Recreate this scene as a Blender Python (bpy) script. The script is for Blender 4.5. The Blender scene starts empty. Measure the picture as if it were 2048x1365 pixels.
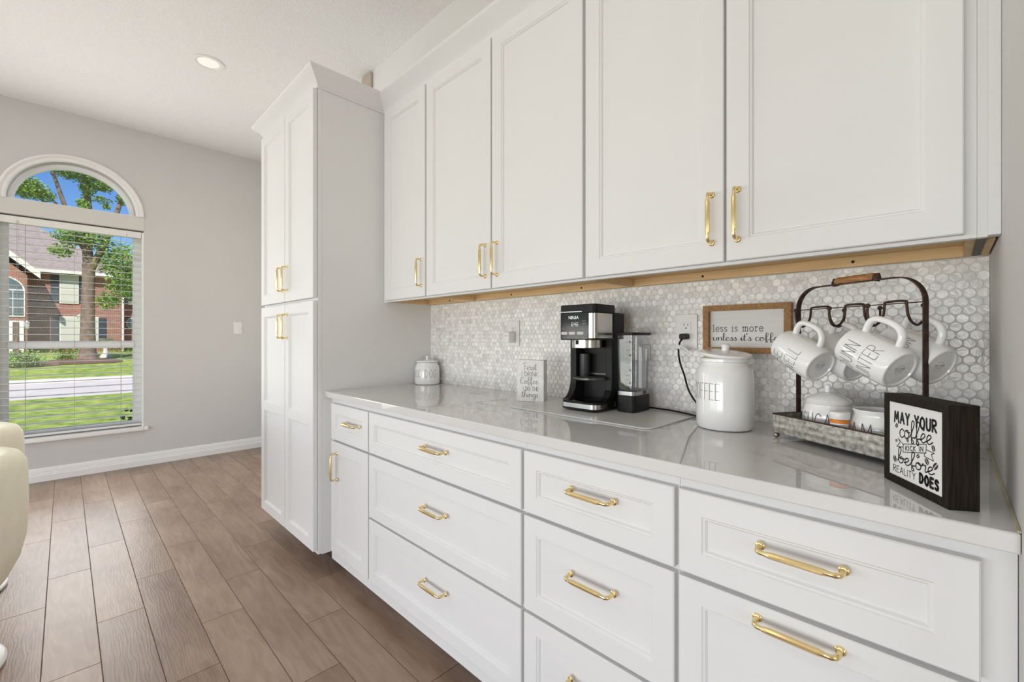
import bpy, bmesh, math, random
from mathutils import Vector, Matrix
random.seed(7)
PI = math.pi
R = math.radians
S = bpy.context.scene
COL = S.collection

# ------------------------------------------------------------------ camera
cam_d = bpy.data.cameras.new('camera')
cam_d.sensor_width = 36.0
cam_d.lens = 883.0 / 2048 * 36.0
cam_d.shift_y = -6.5 / 2048
cam_d.clip_start = 0.02
cam_d.clip_end = 400
cam = bpy.data.objects.new('camera', cam_d)
COL.objects.link(cam)
cam.location = (0, 0, 1.18)
cam.rotation_euler = (R(90), 0, R(44.64))
S.camera = cam

# ------------------------------------------------------------------ world, sun, daylight, exposure
world = bpy.data.worlds.new('sky')
S.world = world
world.use_nodes = True
wn = world.node_tree
sky = wn.nodes.new('ShaderNodeTexSky')
sky.sky_type = 'NISHITA'
sky.sun_disc = False
sky.sun_elevation = R(50)
sky.sun_rotation = R(115)
sky.altitude = 100
sky.air_density = 1.0
sky.dust_density = 0.1
sky.ozone_density = 2.0
bg = wn.nodes['Background']
bg.inputs['Strength'].default_value = 0.15
hsv = wn.nodes.new('ShaderNodeHueSaturation')
hsv.inputs['Hue'].default_value = 0.515
hsv.inputs['Saturation'].default_value = 1.35
wn.links.new(sky.outputs[0], hsv.inputs['Color'])
wn.links.new(hsv.outputs[0], bg.inputs[0])

def lamp(name, kind, energy, loc, rot, color=(1, 1, 1), size=1, size_y=None, shape=None):
    l = bpy.data.lights.new(name, kind)
    l.energy = energy
    l.color = color
    if kind == 'AREA':
        l.shape = shape or 'RECTANGLE'
        l.size = size
        if size_y: l.size_y = size_y
    o = bpy.data.objects.new(name, l)
    COL.objects.link(o)
    o.location = loc
    o.rotation_euler = rot
    return o

sun = lamp('sun', 'SUN', 5.6, (20, -10, 30), (0, R(42), R(-25)), (1.0, 0.95, 0.88))
sun.data.angle = R(1.0)
# area lamps for window daylight, with fill lamps added behind the camera
lamp('left_window_daylight', 'AREA', 15, (-5.27, -2.25, 1.0), (R(90), 0, R(-90)), (0.97, 0.99, 1.0), 2.3, 1.5)
lamp('arched_window_fill', 'AREA', 23, (-5.24, 0.064, 1.27), (R(90), 0, R(-90)), (1.0, 0.985, 0.955), 0.86, 1.75)  # unseen lamp inside the blind, added for daylight and floor sheen
lamp('rear_left_fill', 'AREA', 49, (-3.1, -3.62, 0.8), (R(90), 0, 0), (0.98, 0.99, 1.0), 3.4, 1.2)  # added low at an assumed opening to brighten under the wall cabinets
lamp('rear_fill', 'AREA', 62, (-0.3, -3.62, 0.85), (R(90), 0, 0), (0.98, 0.99, 1.0), 2.0, 1.2)  # added behind the camera to brighten the backsplash tiles
lamp('side_fill', 'AREA', 28, (3.62, -1.4, 1.35), (R(90), 0, R(90)), (0.98, 0.99, 1.0), 2.6, 2.0)  # added fill from an assumed side opening

vs = S.view_settings
vs.view_transform = 'Standard'
vs.look = 'None'
vs.gamma = 1.0
vs.use_curve_mapping = False
vs.exposure = -0.07

# ------------------------------------------------------------------ materials
MATS = {}
def mat(name, col, rough=0.5, metal=0.0, var=0.04, vscale=8.0, bump=0.0, bscale=60.0, spec=0.5, coat=0.0, trans=0.0, alpha=1.0, emit=0.0, stretch=None):
    """principled with procedural noise tint and relief"""
    if name in MATS: return MATS[name]
    m = bpy.data.materials.new(name)
    m.use_nodes = True
    nt = m.node_tree; N = nt.nodes; Lk = nt.links
    b = N['Principled BSDF']
    tc = N.new('ShaderNodeTexCoord')
    mp = N.new('ShaderNodeMapping')
    if stretch: mp.inputs['Scale'].default_value = stretch
    Lk.new(tc.outputs['Object'], mp.inputs[0])
    nz = N.new('ShaderNodeTexNoise')
    nz.inputs['Scale'].default_value = vscale
    nz.inputs['Detail'].default_value = 5
    Lk.new(mp.outputs[0], nz.inputs[0])
    rp = N.new('ShaderNodeValToRGB')
    lo = [max(0, c * (1 - var)) for c in col]; hi = [min(1, c * (1 + var)) for c in col]
    rp.color_ramp.elements[0].position = 0.3; rp.color_ramp.elements[1].position = 0.7
    rp.color_ramp.elements[0].color = (*lo, 1); rp.color_ramp.elements[1].color = (*hi, 1)
    Lk.new(nz.outputs[0], rp.inputs[0])
    Lk.new(rp.outputs[0], b.inputs['Base Color'])
    b.inputs['Roughness'].default_value = rough
    b.inputs['Metallic'].default_value = metal
    b.inputs['Specular IOR Level'].default_value = spec
    b.inputs['Coat Weight'].default_value = coat
    b.inputs['Coat Roughness'].default_value = 0.05
    b.inputs['Transmission Weight'].default_value = trans
    b.inputs['Alpha'].default_value = alpha
    if emit:
        b.inputs['Emission Color'].default_value = (*col, 1)
        b.inputs['Emission Strength'].default_value = emit
    if bump:
        n2 = N.new('ShaderNodeTexNoise'); n2.inputs['Scale'].default_value = bscale; n2.inputs['Detail'].default_value = 3
        Lk.new(mp.outputs[0], n2.inputs[0])
        bp = N.new('ShaderNodeBump'); bp.inputs['Strength'].default_value = bump; bp.inputs['Distance'].default_value = 0.004
        Lk.new(n2.outputs[0], bp.inputs['Height'])
        Lk.new(bp.outputs[0], b.inputs['Normal'])
    MATS[name] = m
    return m

def nodes(m):
    return m.node_tree.nodes, m.node_tree.links, m.node_tree.nodes['Principled BSDF']

PAINT = mat('cabinet_paint', (0.80, 0.795, 0.785), 0.6, var=0.012, vscale=3, spec=0.1)
WALLP = mat('wall_paint', (0.645, 0.633, 0.615), 0.75, var=0.012, vscale=3, bump=0.15, bscale=180)
CEILP = mat('ceiling_paint', (0.90, 0.893, 0.882), 0.85, var=0.02, vscale=60, bump=1.0, bscale=85)
TRIMP = mat('trim_paint', (0.88, 0.87, 0.85), 0.4, var=0.01)
BRASS = mat('satin_brass', (0.83, 0.66, 0.33), 0.26, 1.0, var=0.03, vscale=40)
RAW = mat('raw_birch', (0.74, 0.52, 0.27), 0.6, var=0.12, vscale=6, stretch=(1, 8, 8))
CERAM = mat('white_ceramic', (0.90, 0.895, 0.88), 0.12, var=0.008, coat=0.3)
INK = mat('black_ink', (0.02, 0.02, 0.02), 0.5, var=0.1)
GREYINK = mat('grey_ink', (0.25, 0.25, 0.25), 0.6, var=0.1)
BLACKP = mat('black_plastic', (0.010, 0.0095, 0.009), 0.42, var=0.1, spec=0.25)
WALLW = mat('white_wall_paint', (0.80, 0.785, 0.76), 0.7, var=0.01)
BLACKG = mat('black_gloss', (0.006, 0.006, 0.007), 0.08, var=0.1)
STEEL = mat('brushed_steel', (0.62, 0.60, 0.57), 0.22, 1.0, var=0.05, vscale=30, stretch=(60, 60, 0.5))
RUST = mat('rusted_iron', (0.07, 0.04, 0.03), 0.55, 0.6, var=0.35, vscale=60, bump=0.3, bscale=200)
CREAM = mat('cream_upholstery', (0.93, 0.87, 0.69), 0.75, var=0.03, vscale=20, bump=0.2, bscale=300)
WPLAS = mat('white_plastic', (0.83, 0.82, 0.80), 0.3, var=0.01)
BLIND = mat('blind_vinyl', (0.82, 0.81, 0.77), 0.4, var=0.02)
VINYL = mat('vinyl_frame', (0.94, 0.94, 0.93), 0.4, var=0.01)
SCREW = mat('dark_screw', (0.03, 0.02, 0.02), 0.4, 0.7)

# window glass: thin pane, mostly clear with a faint reflection
def glass_mat(name, tint, refl=0.06, rough=0.0):
    m = bpy.data.materials.new(name); m.use_nodes = True
    N = m.node_tree.nodes; Lk = m.node_tree.links
    for n in list(N):
        if n.type != 'OUTPUT_MATERIAL': N.remove(n)
    out = [n for n in N if n.type == 'OUTPUT_MATERIAL'][0]
    t = N.new('ShaderNodeBsdfTransparent'); t.inputs[0].default_value = (*tint, 1)
    g = N.new('ShaderNodeBsdfGlossy'); g.inputs['Roughness'].default_value = rough + 0.02
    mx = N.new('ShaderNodeMixShader')
    lw = N.new('ShaderNodeLayerWeight'); lw.inputs[0].default_value = 0.5
    pw = N.new('ShaderNodeMath'); pw.operation = 'POWER'; pw.inputs[1].default_value = 4.0
    ml = N.new('ShaderNodeMath'); ml.operation = 'MULTIPLY_ADD'; ml.inputs[1].default_value = 0.5; ml.inputs[2].default_value = refl
    Lk.new(lw.outputs['Facing'], pw.inputs[0]); Lk.new(pw.outputs[0], ml.inputs[0]); Lk.new(ml.outputs[0], mx.inputs[0])
    Lk.new(t.outputs[0], mx.inputs[1]); Lk.new(g.outputs[0], mx.inputs[2]); Lk.new(mx.outputs[0], out.inputs[0])
    MATS[name] = m
    return m
GLASS = glass_mat('window_glass', (0.97, 0.985, 0.98), 0.02)
CLEARP = glass_mat('clear_plastic', (0.965, 0.97, 0.975), 0.05)
WATER = glass_mat('water', (0.93, 0.945, 0.95), 0.04)

# quartz worktop: pale grey, faint veins, polished
def quartz():
    m = mat('quartz', (0.69, 0.68, 0.665), 0.02, var=0.03, vscale=2.5, spec=0.8)
    N, Lk, b = nodes(m)
    tc = N.new('ShaderNodeTexCoord')
    n1 = N.new('ShaderNodeTexNoise'); n1.inputs['Scale'].default_value = 1.3; n1.inputs['Detail'].default_value = 8; n1.inputs['Distortion'].default_value = 1.2
    Lk.new(tc.outputs['Object'], n1.inputs[0])
    r1 = N.new('ShaderNodeValToRGB')
    e = r1.color_ramp.elements
    e[0].position = 0.485; e[0].color = (0, 0, 0, 1); e[1].position = 0.515; e[1].color = (0, 0, 0, 1)
    k = e.new(0.5); k.color = (1, 1, 1, 1)
    Lk.new(n1.outputs[0], r1.inputs[0])
    mk = N.new('ShaderNodeTexNoise'); mk.inputs['Scale'].default_value = 3.0
    Lk.new(tc.outputs['Object'], mk.inputs[0])
    r2 = N.new('ShaderNodeValToRGB'); r2.color_ramp.elements[0].position = 0.5; r2.color_ramp.elements[1].position = 0.68
    Lk.new(mk.outputs[0], r2.inputs[0])
    mu = N.new('ShaderNodeMath'); mu.operation = 'MULTIPLY'
    Lk.new(r1.outputs[0], mu.inputs[0]); Lk.new(r2.outputs[0], mu.inputs[1])
    mx = N.new('ShaderNodeMixRGB'); mx.inputs[2].default_value = (0.33, 0.32, 0.31, 1)
    Lk.new(mu.outputs[0], mx.inputs[0])
    src = b.inputs['Base Color'].links[0].from_socket
    Lk.new(src, mx.inputs[1]); Lk.new(mx.outputs[0], b.inputs['Base Color'])
    return m
QUARTZ = quartz()

# wood-look floor plank: tint per plank, long grain, relief
def plankmat():
    m = bpy.data.materials.new('plank_tile'); m.use_nodes = True
    N, Lk, b = nodes(m)
    tc = N.new('ShaderNodeTexCoord'); oi = N.new('ShaderNodeObjectInfo'); ge = N.new('ShaderNodeNewGeometry')
    rnd = N.new('ShaderNodeMath'); rnd.operation = 'ADD'
    Lk.new(oi.outputs['Random'], rnd.inputs[0]); Lk.new(ge.outputs['Random Per Island'], rnd.inputs[1])
    wn1 = N.new('ShaderNodeTexWhiteNoise'); wn1.noise_dimensions = '1D'
    Lk.new(rnd.outputs[0], wn1.inputs['W'])
    sc = N.new('ShaderNodeVectorMath'); sc.operation = 'SCALE'; sc.inputs['Scale'].default_value = 30
    Lk.new(wn1.outputs['Color'], sc.inputs[0])
    ad = N.new('ShaderNodeVectorMath'); ad.operation = 'ADD'
    Lk.new(ge.outputs['Position'], ad.inputs[0]); Lk.new(sc.outputs[0], ad.inputs[1])
    mp = N.new('ShaderNodeMapping'); mp.inputs['Scale'].default_value = (1.6, 9, 9)
    Lk.new(ad.outputs[0], mp.inputs[0])
    n1 = N.new('ShaderNodeTexNoise'); n1.inputs['Scale'].default_value = 2.2; n1.inputs['Detail'].default_value = 8; n1.inputs['Distortion'].default_value = 1.8
    Lk.new(mp.outputs[0], n1.inputs[0])
    mp2 = N.new('ShaderNodeMapping'); mp2.inputs['Scale'].default_value = (1.0, 2.6, 2.6)
    Lk.new(ad.outputs[0], mp2.inputs[0])
    n2 = N.new('ShaderNodeTexNoise'); n2.inputs['Scale'].default_value = 2.0; n2.inputs['Detail'].default_value = 3
    Lk.new(mp2.outputs[0], n2.inputs[0])
    r1 = N.new('ShaderNodeValToRGB')
    e = r1.color_ramp.elements
    e[0].position = 0.30; e[0].color = (0.185, 0.122, 0.088, 1)
    e[1].position = 0.72; e[1].color = (0.37, 0.278, 0.215, 1)
    k = e.new(0.5); k.color = (0.275, 0.195, 0.147, 1)
    mxf = N.new('ShaderNodeMixRGB'); mxf.inputs[0].default_value = 0.55
    Lk.new(n1.outputs[0], mxf.inputs[1]); Lk.new(n2.outputs[0], mxf.inputs[2])
    Lk.new(mxf.outputs[0], r1.inputs[0])
    hs = N.new('ShaderNodeHueSaturation')
    mr = N.new('ShaderNodeMapRange'); mr.inputs[3].default_value = 0.82; mr.inputs[4].default_value = 1.22
    Lk.new(wn1.outputs['Value'], mr.inputs[0]); Lk.new(mr.outputs[0], hs.inputs['Value'])
    hs.inputs['Saturation'].default_value = 1.08
    Lk.new(r1.outputs[0], hs.inputs['Color']); Lk.new(hs.outputs[0], b.inputs['Base Color'])
    b.inputs['Roughness'].default_value = 0.36
    wv = N.new('ShaderNodeTexWave'); wv.wave_type = 'BANDS'; wv.bands_direction = 'Y'
    wv.inputs['Scale'].default_value = 3.0; wv.inputs['Distortion'].default_value = 14; wv.inputs['Detail'].default_value = 4; wv.inputs['Detail Scale'].default_value = 1.4
    Lk.new(mp.outputs[0], wv.inputs[0])
    bp = N.new('ShaderNodeBump'); bp.inputs['Strength'].default_value = 0.06; bp.inputs['Distance'].default_value = 0.003
    Lk.new(wv.outputs[0], bp.inputs['Height']); Lk.new(bp.outputs[0], b.inputs['Normal'])
    return m
PLANK = plankmat()
GROUTF = mat('floor_grout', (0.20, 0.15, 0.12), 0.9, var=0.08, vscale=20)

# mother-of-pearl penny tile
def pearlmat():
    m = bpy.data.materials.new('mother_of_pearl'); m.use_nodes = True
    N, Lk, b = nodes(m)
    oi = N.new('ShaderNodeObjectInfo'); ge = N.new('ShaderNodeNewGeometry')
    ad = N.new('ShaderNodeMath'); ad.operation = 'ADD'
    Lk.new(oi.outputs['Random'], ad.inputs[0]); Lk.new(ge.outputs['Random Per Island'], ad.inputs[1])
    w = N.new('ShaderNodeTexWhiteNoise'); w.noise_dimensions = '1D'; Lk.new(ad.outputs[0], w.inputs['W'])
    an = N.new('ShaderNodeMath'); an.operation = 'MULTIPLY'; an.inputs[1].default_value = 6.28; Lk.new(w.outputs['Value'], an.inputs[0])
    vr = N.new('ShaderNodeVectorRotate'); vr.rotation_type = 'Y_AXIS'
    Lk.new(ge.outputs['Position'], vr.inputs['Vector']); Lk.new(an.outputs[0], vr.inputs['Angle'])
    of = N.new('ShaderNodeVectorMath'); of.operation = 'ADD'; Lk.new(vr.outputs[0], of.inputs[0]); Lk.new(w.outputs['Color'], of.inputs[1])
    mp = N.new('ShaderNodeMapping'); mp.inputs['Scale'].default_value = (40, 60, 95); Lk.new(of.outputs[0], mp.inputs[0])
    n1 = N.new('ShaderNodeTexNoise'); n1.inputs['Scale'].default_value = 1.0; n1.inputs['Detail'].default_value = 3; n1.inputs['Distortion'].default_value = 1.0
    Lk.new(mp.outputs[0], n1.inputs[0])
    rp = N.new('ShaderNodeValToRGB'); e = rp.color_ramp.elements
    e[0].position = 0.30; e[0].color = (0.74, 0.72, 0.69, 1); e[1].position = 0.66; e[1].color = (0.97, 0.965, 0.955, 1)
    k = e.new(0.5); k.color = (0.89, 0.875, 0.855, 1)
    Lk.new(n1.outputs[0], rp.inputs[0])
    hs = N.new('ShaderNodeHueSaturation'); mr = N.new('ShaderNodeMapRange'); mr.inputs[3].default_value = 0.86; mr.inputs[4].default_value = 1.12
    w2 = N.new('ShaderNodeTexWhiteNoise'); w2.noise_dimensions = '1D'
    a2 = N.new('ShaderNodeMath'); a2.operation = 'ADD'; a2.inputs[1].default_value = 3.7; Lk.new(ad.outputs[0], a2.inputs[0]); Lk.new(a2.outputs[0], w2.inputs['W'])
    Lk.new(w2.outputs['Value'], mr.inputs[0]); Lk.new(mr.outputs[0], hs.inputs['Value']); Lk.new(rp.outputs[0], hs.inputs['Color'])
    Lk.new(hs.outputs[0], b.inputs['Base Color'])
    b.inputs['Roughness'].default_value = 0.16
    b.inputs['Sheen Weight'].default_value = 0.0
    bp = N.new('ShaderNodeBump'); bp.inputs['Strength'].default_value = 0.2; bp.inputs['Distance'].default_value = 0.003
    Lk.new(n1.outputs[0], bp.inputs['Height']); Lk.new(bp.outputs[0], b.inputs['Normal'])
    return m
PEARL = pearlmat()
GROUTW = mat('tile_grout', (0.76, 0.745, 0.72), 0.8, var=0.04, vscale=40)

# ------------------------------------------------------------------ mesh helpers
class MB:
    def __init__(s): s.v = []; s.f = []
    def add(s, vs, fs):
        o = len(s.v); s.v += [tuple(p) for p in vs]; s.f += [tuple(i + o for i in f) for f in fs]; return s
    def box(s, x0, x1, y0, y1, z0, z1):
        return s.add([(x0, y0, z0), (x1, y0, z0), (x1, y1, z0), (x0, y1, z0), (x0, y0, z1), (x1, y0, z1), (x1, y1, z1), (x0, y1, z1)],
                     [(0, 3, 2, 1), (4, 5, 6, 7), (0, 1, 5, 4), (1, 2, 6, 5), (2, 3, 7, 6), (3, 0, 4, 7)])
    def lathe(s, prof, seg=40, c=(0, 0, 0), a0=0.0, a1=2 * PI):
        """profile of (radius, z) turned about z"""
        full = abs(a1 - a0 - 2 * PI) < 1e-6
        n = seg if full else seg + 1
        o = len(s.v); rows = []
        for r, z in prof:
            if r < 1e-7:
                s.v.append((c[0], c[1], c[2] + z)); rows.append([len(s.v) - 1] * n)
            else:
                row = []
                for i in range(n):
                    a = a0 + (a1 - a0) * i / seg
                    s.v.append((c[0] + r * math.cos(a), c[1] + r * math.sin(a), c[2] + z)); row.append(len(s.v) - 1)
                rows.append(row)
        m = n if full else n - 1
        for A, B in zip(rows, rows[1:]):
            for i in range(m):
                j = (i + 1) % n
                q = [A[i], A[j], B[j], B[i]]
                q = [x for k, x in enumerate(q) if x not in q[:k]]
                if len(q) > 2: s.f.append(tuple(q))
        return s
    def tube(s, pts, rad, seg=10, caps=True, flat=None):
        """tube through pts; rad is a number or one per point; flat=(axis,factor) squashes the section"""
        P = [Vector(p) for p in pts]; n = len(P)
        rr = rad if isinstance(rad, (list, tuple)) else [rad] * n
        T = [(P[min(i + 1, n - 1)] - P[max(i - 1, 0)]).normalized() for i in range(n)]
        up = Vector((0, 0, 1)) if abs(T[0].z) < 0.9 else Vector((1, 0, 0))
        u = (up - T[0] * up.dot(T[0])).normalized(); o = len(s.v)
        for i in range(n):
            u = (u - T[i] * u.dot(T[i])).normalized(); w = T[i].cross(u)
            for k in range(seg):
                a = 2 * PI * k / seg
                d = u * math.cos(a) * rr[i] + w * math.sin(a) * rr[i]
                if flat: 
                    ax = Vector(flat[0]); d = d - ax * d.dot(ax) * (1 - flat[1])
                s.v.append(tuple(P[i] + d))
        for i in range(n - 1):
            for k in range(seg):
                k2 = (k + 1) % seg
                s.f.append((o + i * seg + k, o + i * seg + k2, o + (i + 1) * seg + k2, o + (i + 1) * seg + k))
        if caps:
            s.f.append(tuple(o + k for k in range(seg))[::-1]); s.f.append(tuple(o + (n - 1) * seg + k for k in range(seg)))
        return s
    def prism(s, poly, h0, h1, axis='z'):
        """extrude a 2D polygon along an axis"""
        def m(p, h):
            return {'z': (p[0], p[1], h), 'y': (p[0], h, p[1]), 'x': (h, p[0], p[1])}[axis]
        n = len(poly)
        return s.add([m(p, h0) for p in poly] + [m(p, h1) for p in poly],
                     [tuple(range(n))[::-1], tuple(range(n, 2 * n))] + [(i, (i + 1) % n, n + (i + 1) % n, n + i) for i in range(n)])
    def sphere(s, c, r, seg=14, rings=8, sc=(1, 1, 1)):
        o = len(s.v)
        t = MB().lathe([(r * math.sin(PI * k / rings), -r * math.cos(PI * k / rings)) for k in range(rings + 1)], seg)
        s.add([(c[0] + x * sc[0], c[1] + y * sc[1], c[2] + z * sc[2]) for x, y, z in t.v], t.f)
        return s
    def move(s, M):
        s.v = [tuple(M @ Vector(p)) for p in s.v]; return s

def build(name, mb, m, parent=None, loc=(0, 0, 0), rot=(0, 0, 0), bevel=0.0, bseg=2, smooth=40, kind=None):
    me = bpy.data.meshes.new(name)
    me.from_pydata(mb.v, [], mb.f)
    bm = bmesh.new(); bm.from_mesh(me)
    bmesh.ops.remove_doubles(bm, verts=bm.verts, dist=1e-6)
    bmesh.ops.recalc_face_normals(bm, faces=bm.faces)
    if bevel:
        bmesh.ops.bevel(bm, geom=[e for e in bm.edges if len(e.link_faces) == 2 and e.calc_face_angle() > 0.6], offset=bevel, segments=bseg, affect='EDGES', profile=0.5, clamp_overlap=True)
    bm.to_mesh(me); bm.free()
    if bevel: smooth = min(smooth, 20)
    if smooth:
        me.polygons.foreach_set('use_smooth', [True] * len(me.polygons))
        me.set_sharp_from_angle(angle=R(smooth))
    me.materials.append(m)
    o = bpy.data.objects.new(name, me)
    COL.objects.link(o)
    o.location = loc; o.rotation_euler = rot
    if parent: o.parent = parent
    if kind: o['kind'] = kind
    return o

def tag(o, label, cat, group=None):
    o['label'] = label; o['category'] = cat
    if group: o['group'] = group
    return o
def thing(name, label, cat, loc=(0, 0, 0), rz=0.0, group=None):
    o = bpy.data.objects.new(name, None)
    o.empty_display_size = 0.05
    COL.objects.link(o)
    o.location = loc; o.rotation_euler = (0, 0, rz)
    return tag(o, label, cat, group)
def struct(name, mb, m, label=None, cat=None, **k):
    o = build(name, mb, m, **k); o['kind'] = 'structure'
    if label: o['label'] = label
    if cat: o['category'] = cat
    return o
def B(x0, x1, y0, y1, z0, z1): return MB().box(x0, x1, y0, y1, z0, z1)

# ================================================================== THE SETTING
XW, YB, ZCEIL = -5.294, 1.548, 3.09
floor = struct('floor', B(-5.44, 3.7, -3.7, 1.70, -0.12, -0.0028), GROUTF)
def plank_mesh(w, l):
    c = 0.0008; z0, z1 = -0.0028, 0.0
    a = [(0, 0, z0), (l, 0, z0), (l, w, z0), (0, w, z0)]
    b = [(x, y, z1 - c) for x, y, z in a]
    t = [(c, c, z1), (l - c, c, z1), (l - c, w - c, z1), (c, w - c, z1)]
    F = [(8, 9, 10, 11)]
    for i in range(4):
        j = (i + 1) % 4
        F += [(i, j, 4 + j, 4 + i), (4 + i, 4 + j, 8 + j, 8 + i)]
    return a + b + t, F
full_plank = None
rest = MB()
for k in range(-24, 11):
    y0 = -0.059 + 0.152 * k + 0.0012
    y1 = min(y0 + 0.1496, 1.546)
    if y1 - y0 < 0.02: continue
    y0 = max(y0, -3.62)
    x = -2.19 - 0.31 * (k % 3) - 0.93 * 5
    while x < 3.6:
        a, b = max(x + 0.0012, -5.292), min(x + 0.9288, 3.6)
        x += 0.93
        if b - a < 0.01: continue
        if y0 > 0.98 and b > -2.9 and a > -3.05 and a < 0.1: continue        # wholly under the cabinets
        v, f = plank_mesh(y1 - y0, b - a)
        if y1 > -1.7 and a < 0.4:
            isfull = abs(b - a - 0.9276) < 1e-4 and abs(y1 - y0 - 0.1496) < 1e-4
            if isfull and full_plank:
                o = full_plank.copy(); COL.objects.link(o)
            else:
                o = build('plank', MB().add(v, f), PLANK, smooth=0, parent=floor)
                if isfull: full_plank = o
            o.parent = floor
            o.location = (a, y0, 0)
        else:
            rest.add([(p[0] + a, p[1] + y0, p[2]) for p in v], f)
build('plank_field', rest, PLANK, parent=floor, smooth=0, kind='stuff')

struct('ceiling', B(-5.44, 3.7, -3.7, 1.70, ZCEIL, ZCEIL + 0.15), CEILP)
wall_back = struct('wall_back', B(-5.44, 3.7, YB, YB + 0.15, 0, ZCEIL), WALLW)

# window wall with a rectangular opening and an arched one above
WC, WA, WBB, SPR = 0.064, 0.392, 0.374, 2.292
def arc(a, b, n=28, c=WC, z=SPR): return [(c - a * math.cos(PI * i / n), z + b * math.sin(PI * i / n)) for i in range(n + 1)]
wl = MB()
for y0, y1, z0, z1 in ((-3.7, -3.4, 0, ZCEIL), (-1.1, -0.384, 0, ZCEIL), (-3.4, -1.1, 2.5, ZCEIL), (-3.4, -1.1, 0, 0.4)):
    wl.box(XW - 0.15, XW, y0, y1, z0, z1)
wl.box(XW - 0.15, XW, 0.512, 1.70, 0, ZCEIL).box(XW - 0.15, XW, -0.384, 0.512, 0, 0.330)
wl.box(XW - 0.15, XW, -0.384, 0.512, 2.166, SPR)
wl.prism([(-0.384, SPR)] + arc(WA, WBB) + [(0.512, SPR), (0.512, ZCEIL), (-0.384, ZCEIL)], XW - 0.15, XW, 'x')
wall_left = struct('wall_left', wl, WALLP, smooth=0)
# walls behind the camera, with assumed openings where the added fill lamps stand
wf = MB()
for x0, x1, z0, z1 in ((-5.44, -4.85, 0, ZCEIL), (-1.38, -1.32, 0, ZCEIL), (0.72, 3.7, 0, ZCEIL), (-4.85, -1.38, 2.35, ZCEIL), (-1.32, 0.72, 2.3, ZCEIL), (-1.32, 0.72, 0, 0.2), (-4.85, -1.38, 0, 0.1)):
    wf.box(x0, x1, -3.8, -3.65, z0, z1)
struct('wall_front', wf, WALLP, smooth=0)
wr = MB()
for y0, y1, z0, z1 in ((-3.7, -2.7, 0, ZCEIL), (-0.1, 1.7, 0, ZCEIL), (-2.7, -0.1, 2.35, ZCEIL), (-2.7, -0.1, 0, 0.35)):
    wr.box(3.65, 3.8, y0, y1, z0, z1)
struct('wall_far_right', wr, WALLP, smooth=0)
# stub wall that closes the counter at the right
XR = 0.071
wall_right = struct('wall_right', B(XR, XR + 0.12, 0.83, YB, 0, ZCEIL), WALLP)

# baseboard: two-step moulded
def bb_prof(h=0.110): return [(0, 0), (0.017, 0), (0.017, h * 0.46), (0.014, h * 0.50), (0.014, h * 0.58), (0.011, h * 0.62), (0.011, h * 0.80), (0.005, h * 0.97), (0.0, h)]
bb = MB()
p = bb_prof(); n = len(p)
bb.add([(XW + a, -3.65, z) for a, z in p] + [(XW + a, YB, z) for a, z in p], [(i, (i + 1) % n, n + (i + 1) % n, n + i) for i in range(n)] + [tuple(range(n)), tuple(range(n, 2 * n))])
struct('baseboard_left', bb, TRIMP, smooth=25)

# ------------------------------------------------------------------ window_1 : lower double-hung sash and fanlight
XF0, XF1 = XW - 0.135, XW - 0.085
fr = MB()
fr.box(XF0, XF1, -0.384, -0.327, 0.362, 2.166).box(XF0, XF1, 0.452, 0.512, 0.362, 2.166)
fr.box(XF0, XF1, -0.327, 0.452, 2.122, 2.166).box(XF0, XF1, -0.327, 0.452, 0.362, 0.412)
win = struct('window_1', fr, VINYL, smooth=0, bevel=0.003)
win['label'] = 'white arched window with a fanlight above a double-hung sash'
build('meeting_rail', B(XF0 - 0.004, XF1 + 0.012, -0.327, 0.452, 1.088, 1.148), VINYL, win, bevel=0.006)
sash = MB()
for z0, z1 in ((0.412, 1.088), (1.148, 2.122)):
    sash.box(XF0 + 0.01, XF1 - 0.008, -0.327, -0.318, z0, z1).box(XF0 + 0.01, XF1 - 0.008, 0.443, 0.452, z0, z1)
build('sash_stop', sash, VINYL, win, smooth=0)
build('pane', B(XF0 + 0.02, XF0 + 0.024, -0.327, 0.452, 0.412, 1.088), GLASS, win, smooth=0)
build('pane', B(XF0 + 0.02, XF0 + 0.024, -0.327, 0.452, 1.148, 2.122), GLASS, win, smooth=0)
pa = arc(0.360, 0.342)
build('fanlight_pane', MB().prism(pa, XF0 + 0.02, XF0 + 0.024, 'x'), GLASS, win, smooth=0)
# fanlight frame ring and the moulded casing swept round the arch
def sweep_arch(prof, n=36, c=WC, z=SPR, a=0.448, b=0.430):
    mb = MB(); m = len(prof); o = 0
    for i in range(n + 1):
        t = PI * i / n
        for ins, px in prof:
            mb.v.append((XW + px, c - (a - ins) * math.cos(t), z + (b - ins) * math.sin(t)))
    for i in range(n):
        for k in range(m):
            k2 = (k + 1) % m
            mb.f.append((i * m + k, i * m + k2, (i + 1) * m + k2, (i + 1) * m + k))
    mb.f.append(tuple(range(m))); mb.f.append(tuple(n * m + k for k in range(m)))
    return mb
build('arch_casing', sweep_arch([(0.0, 0.0), (0.0, 0.02), (0.014, 0.024), (0.022, 0.018), (0.030, 0.010), (0.036, 0.016), (0.048, 0.014), (0.057, 0.006), (0.057, 0.0)]), TRIMP, win, smooth=30)
build('fanlight_frame', sweep_arch([(0.057, -0.135), (0.057, -0.085), (0.080, -0.090), (0.092, -0.105), (0.092, -0.135)]), VINYL, win, smooth=30)
build('fanlight_sill', B(XW - 0.15, XW + 0.002, -0.31, 0.438, SPR - 0.004, SPR + 0.004), TRIMP, win, smooth=0)
build('header_board', B(XW, XW + 0.004, -0.386, 0.514, 2.170, SPR + 0.001), mat('header_paint', (0.68, 0.66, 0.63), 0.6, var=0.01), win, smooth=0)
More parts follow.
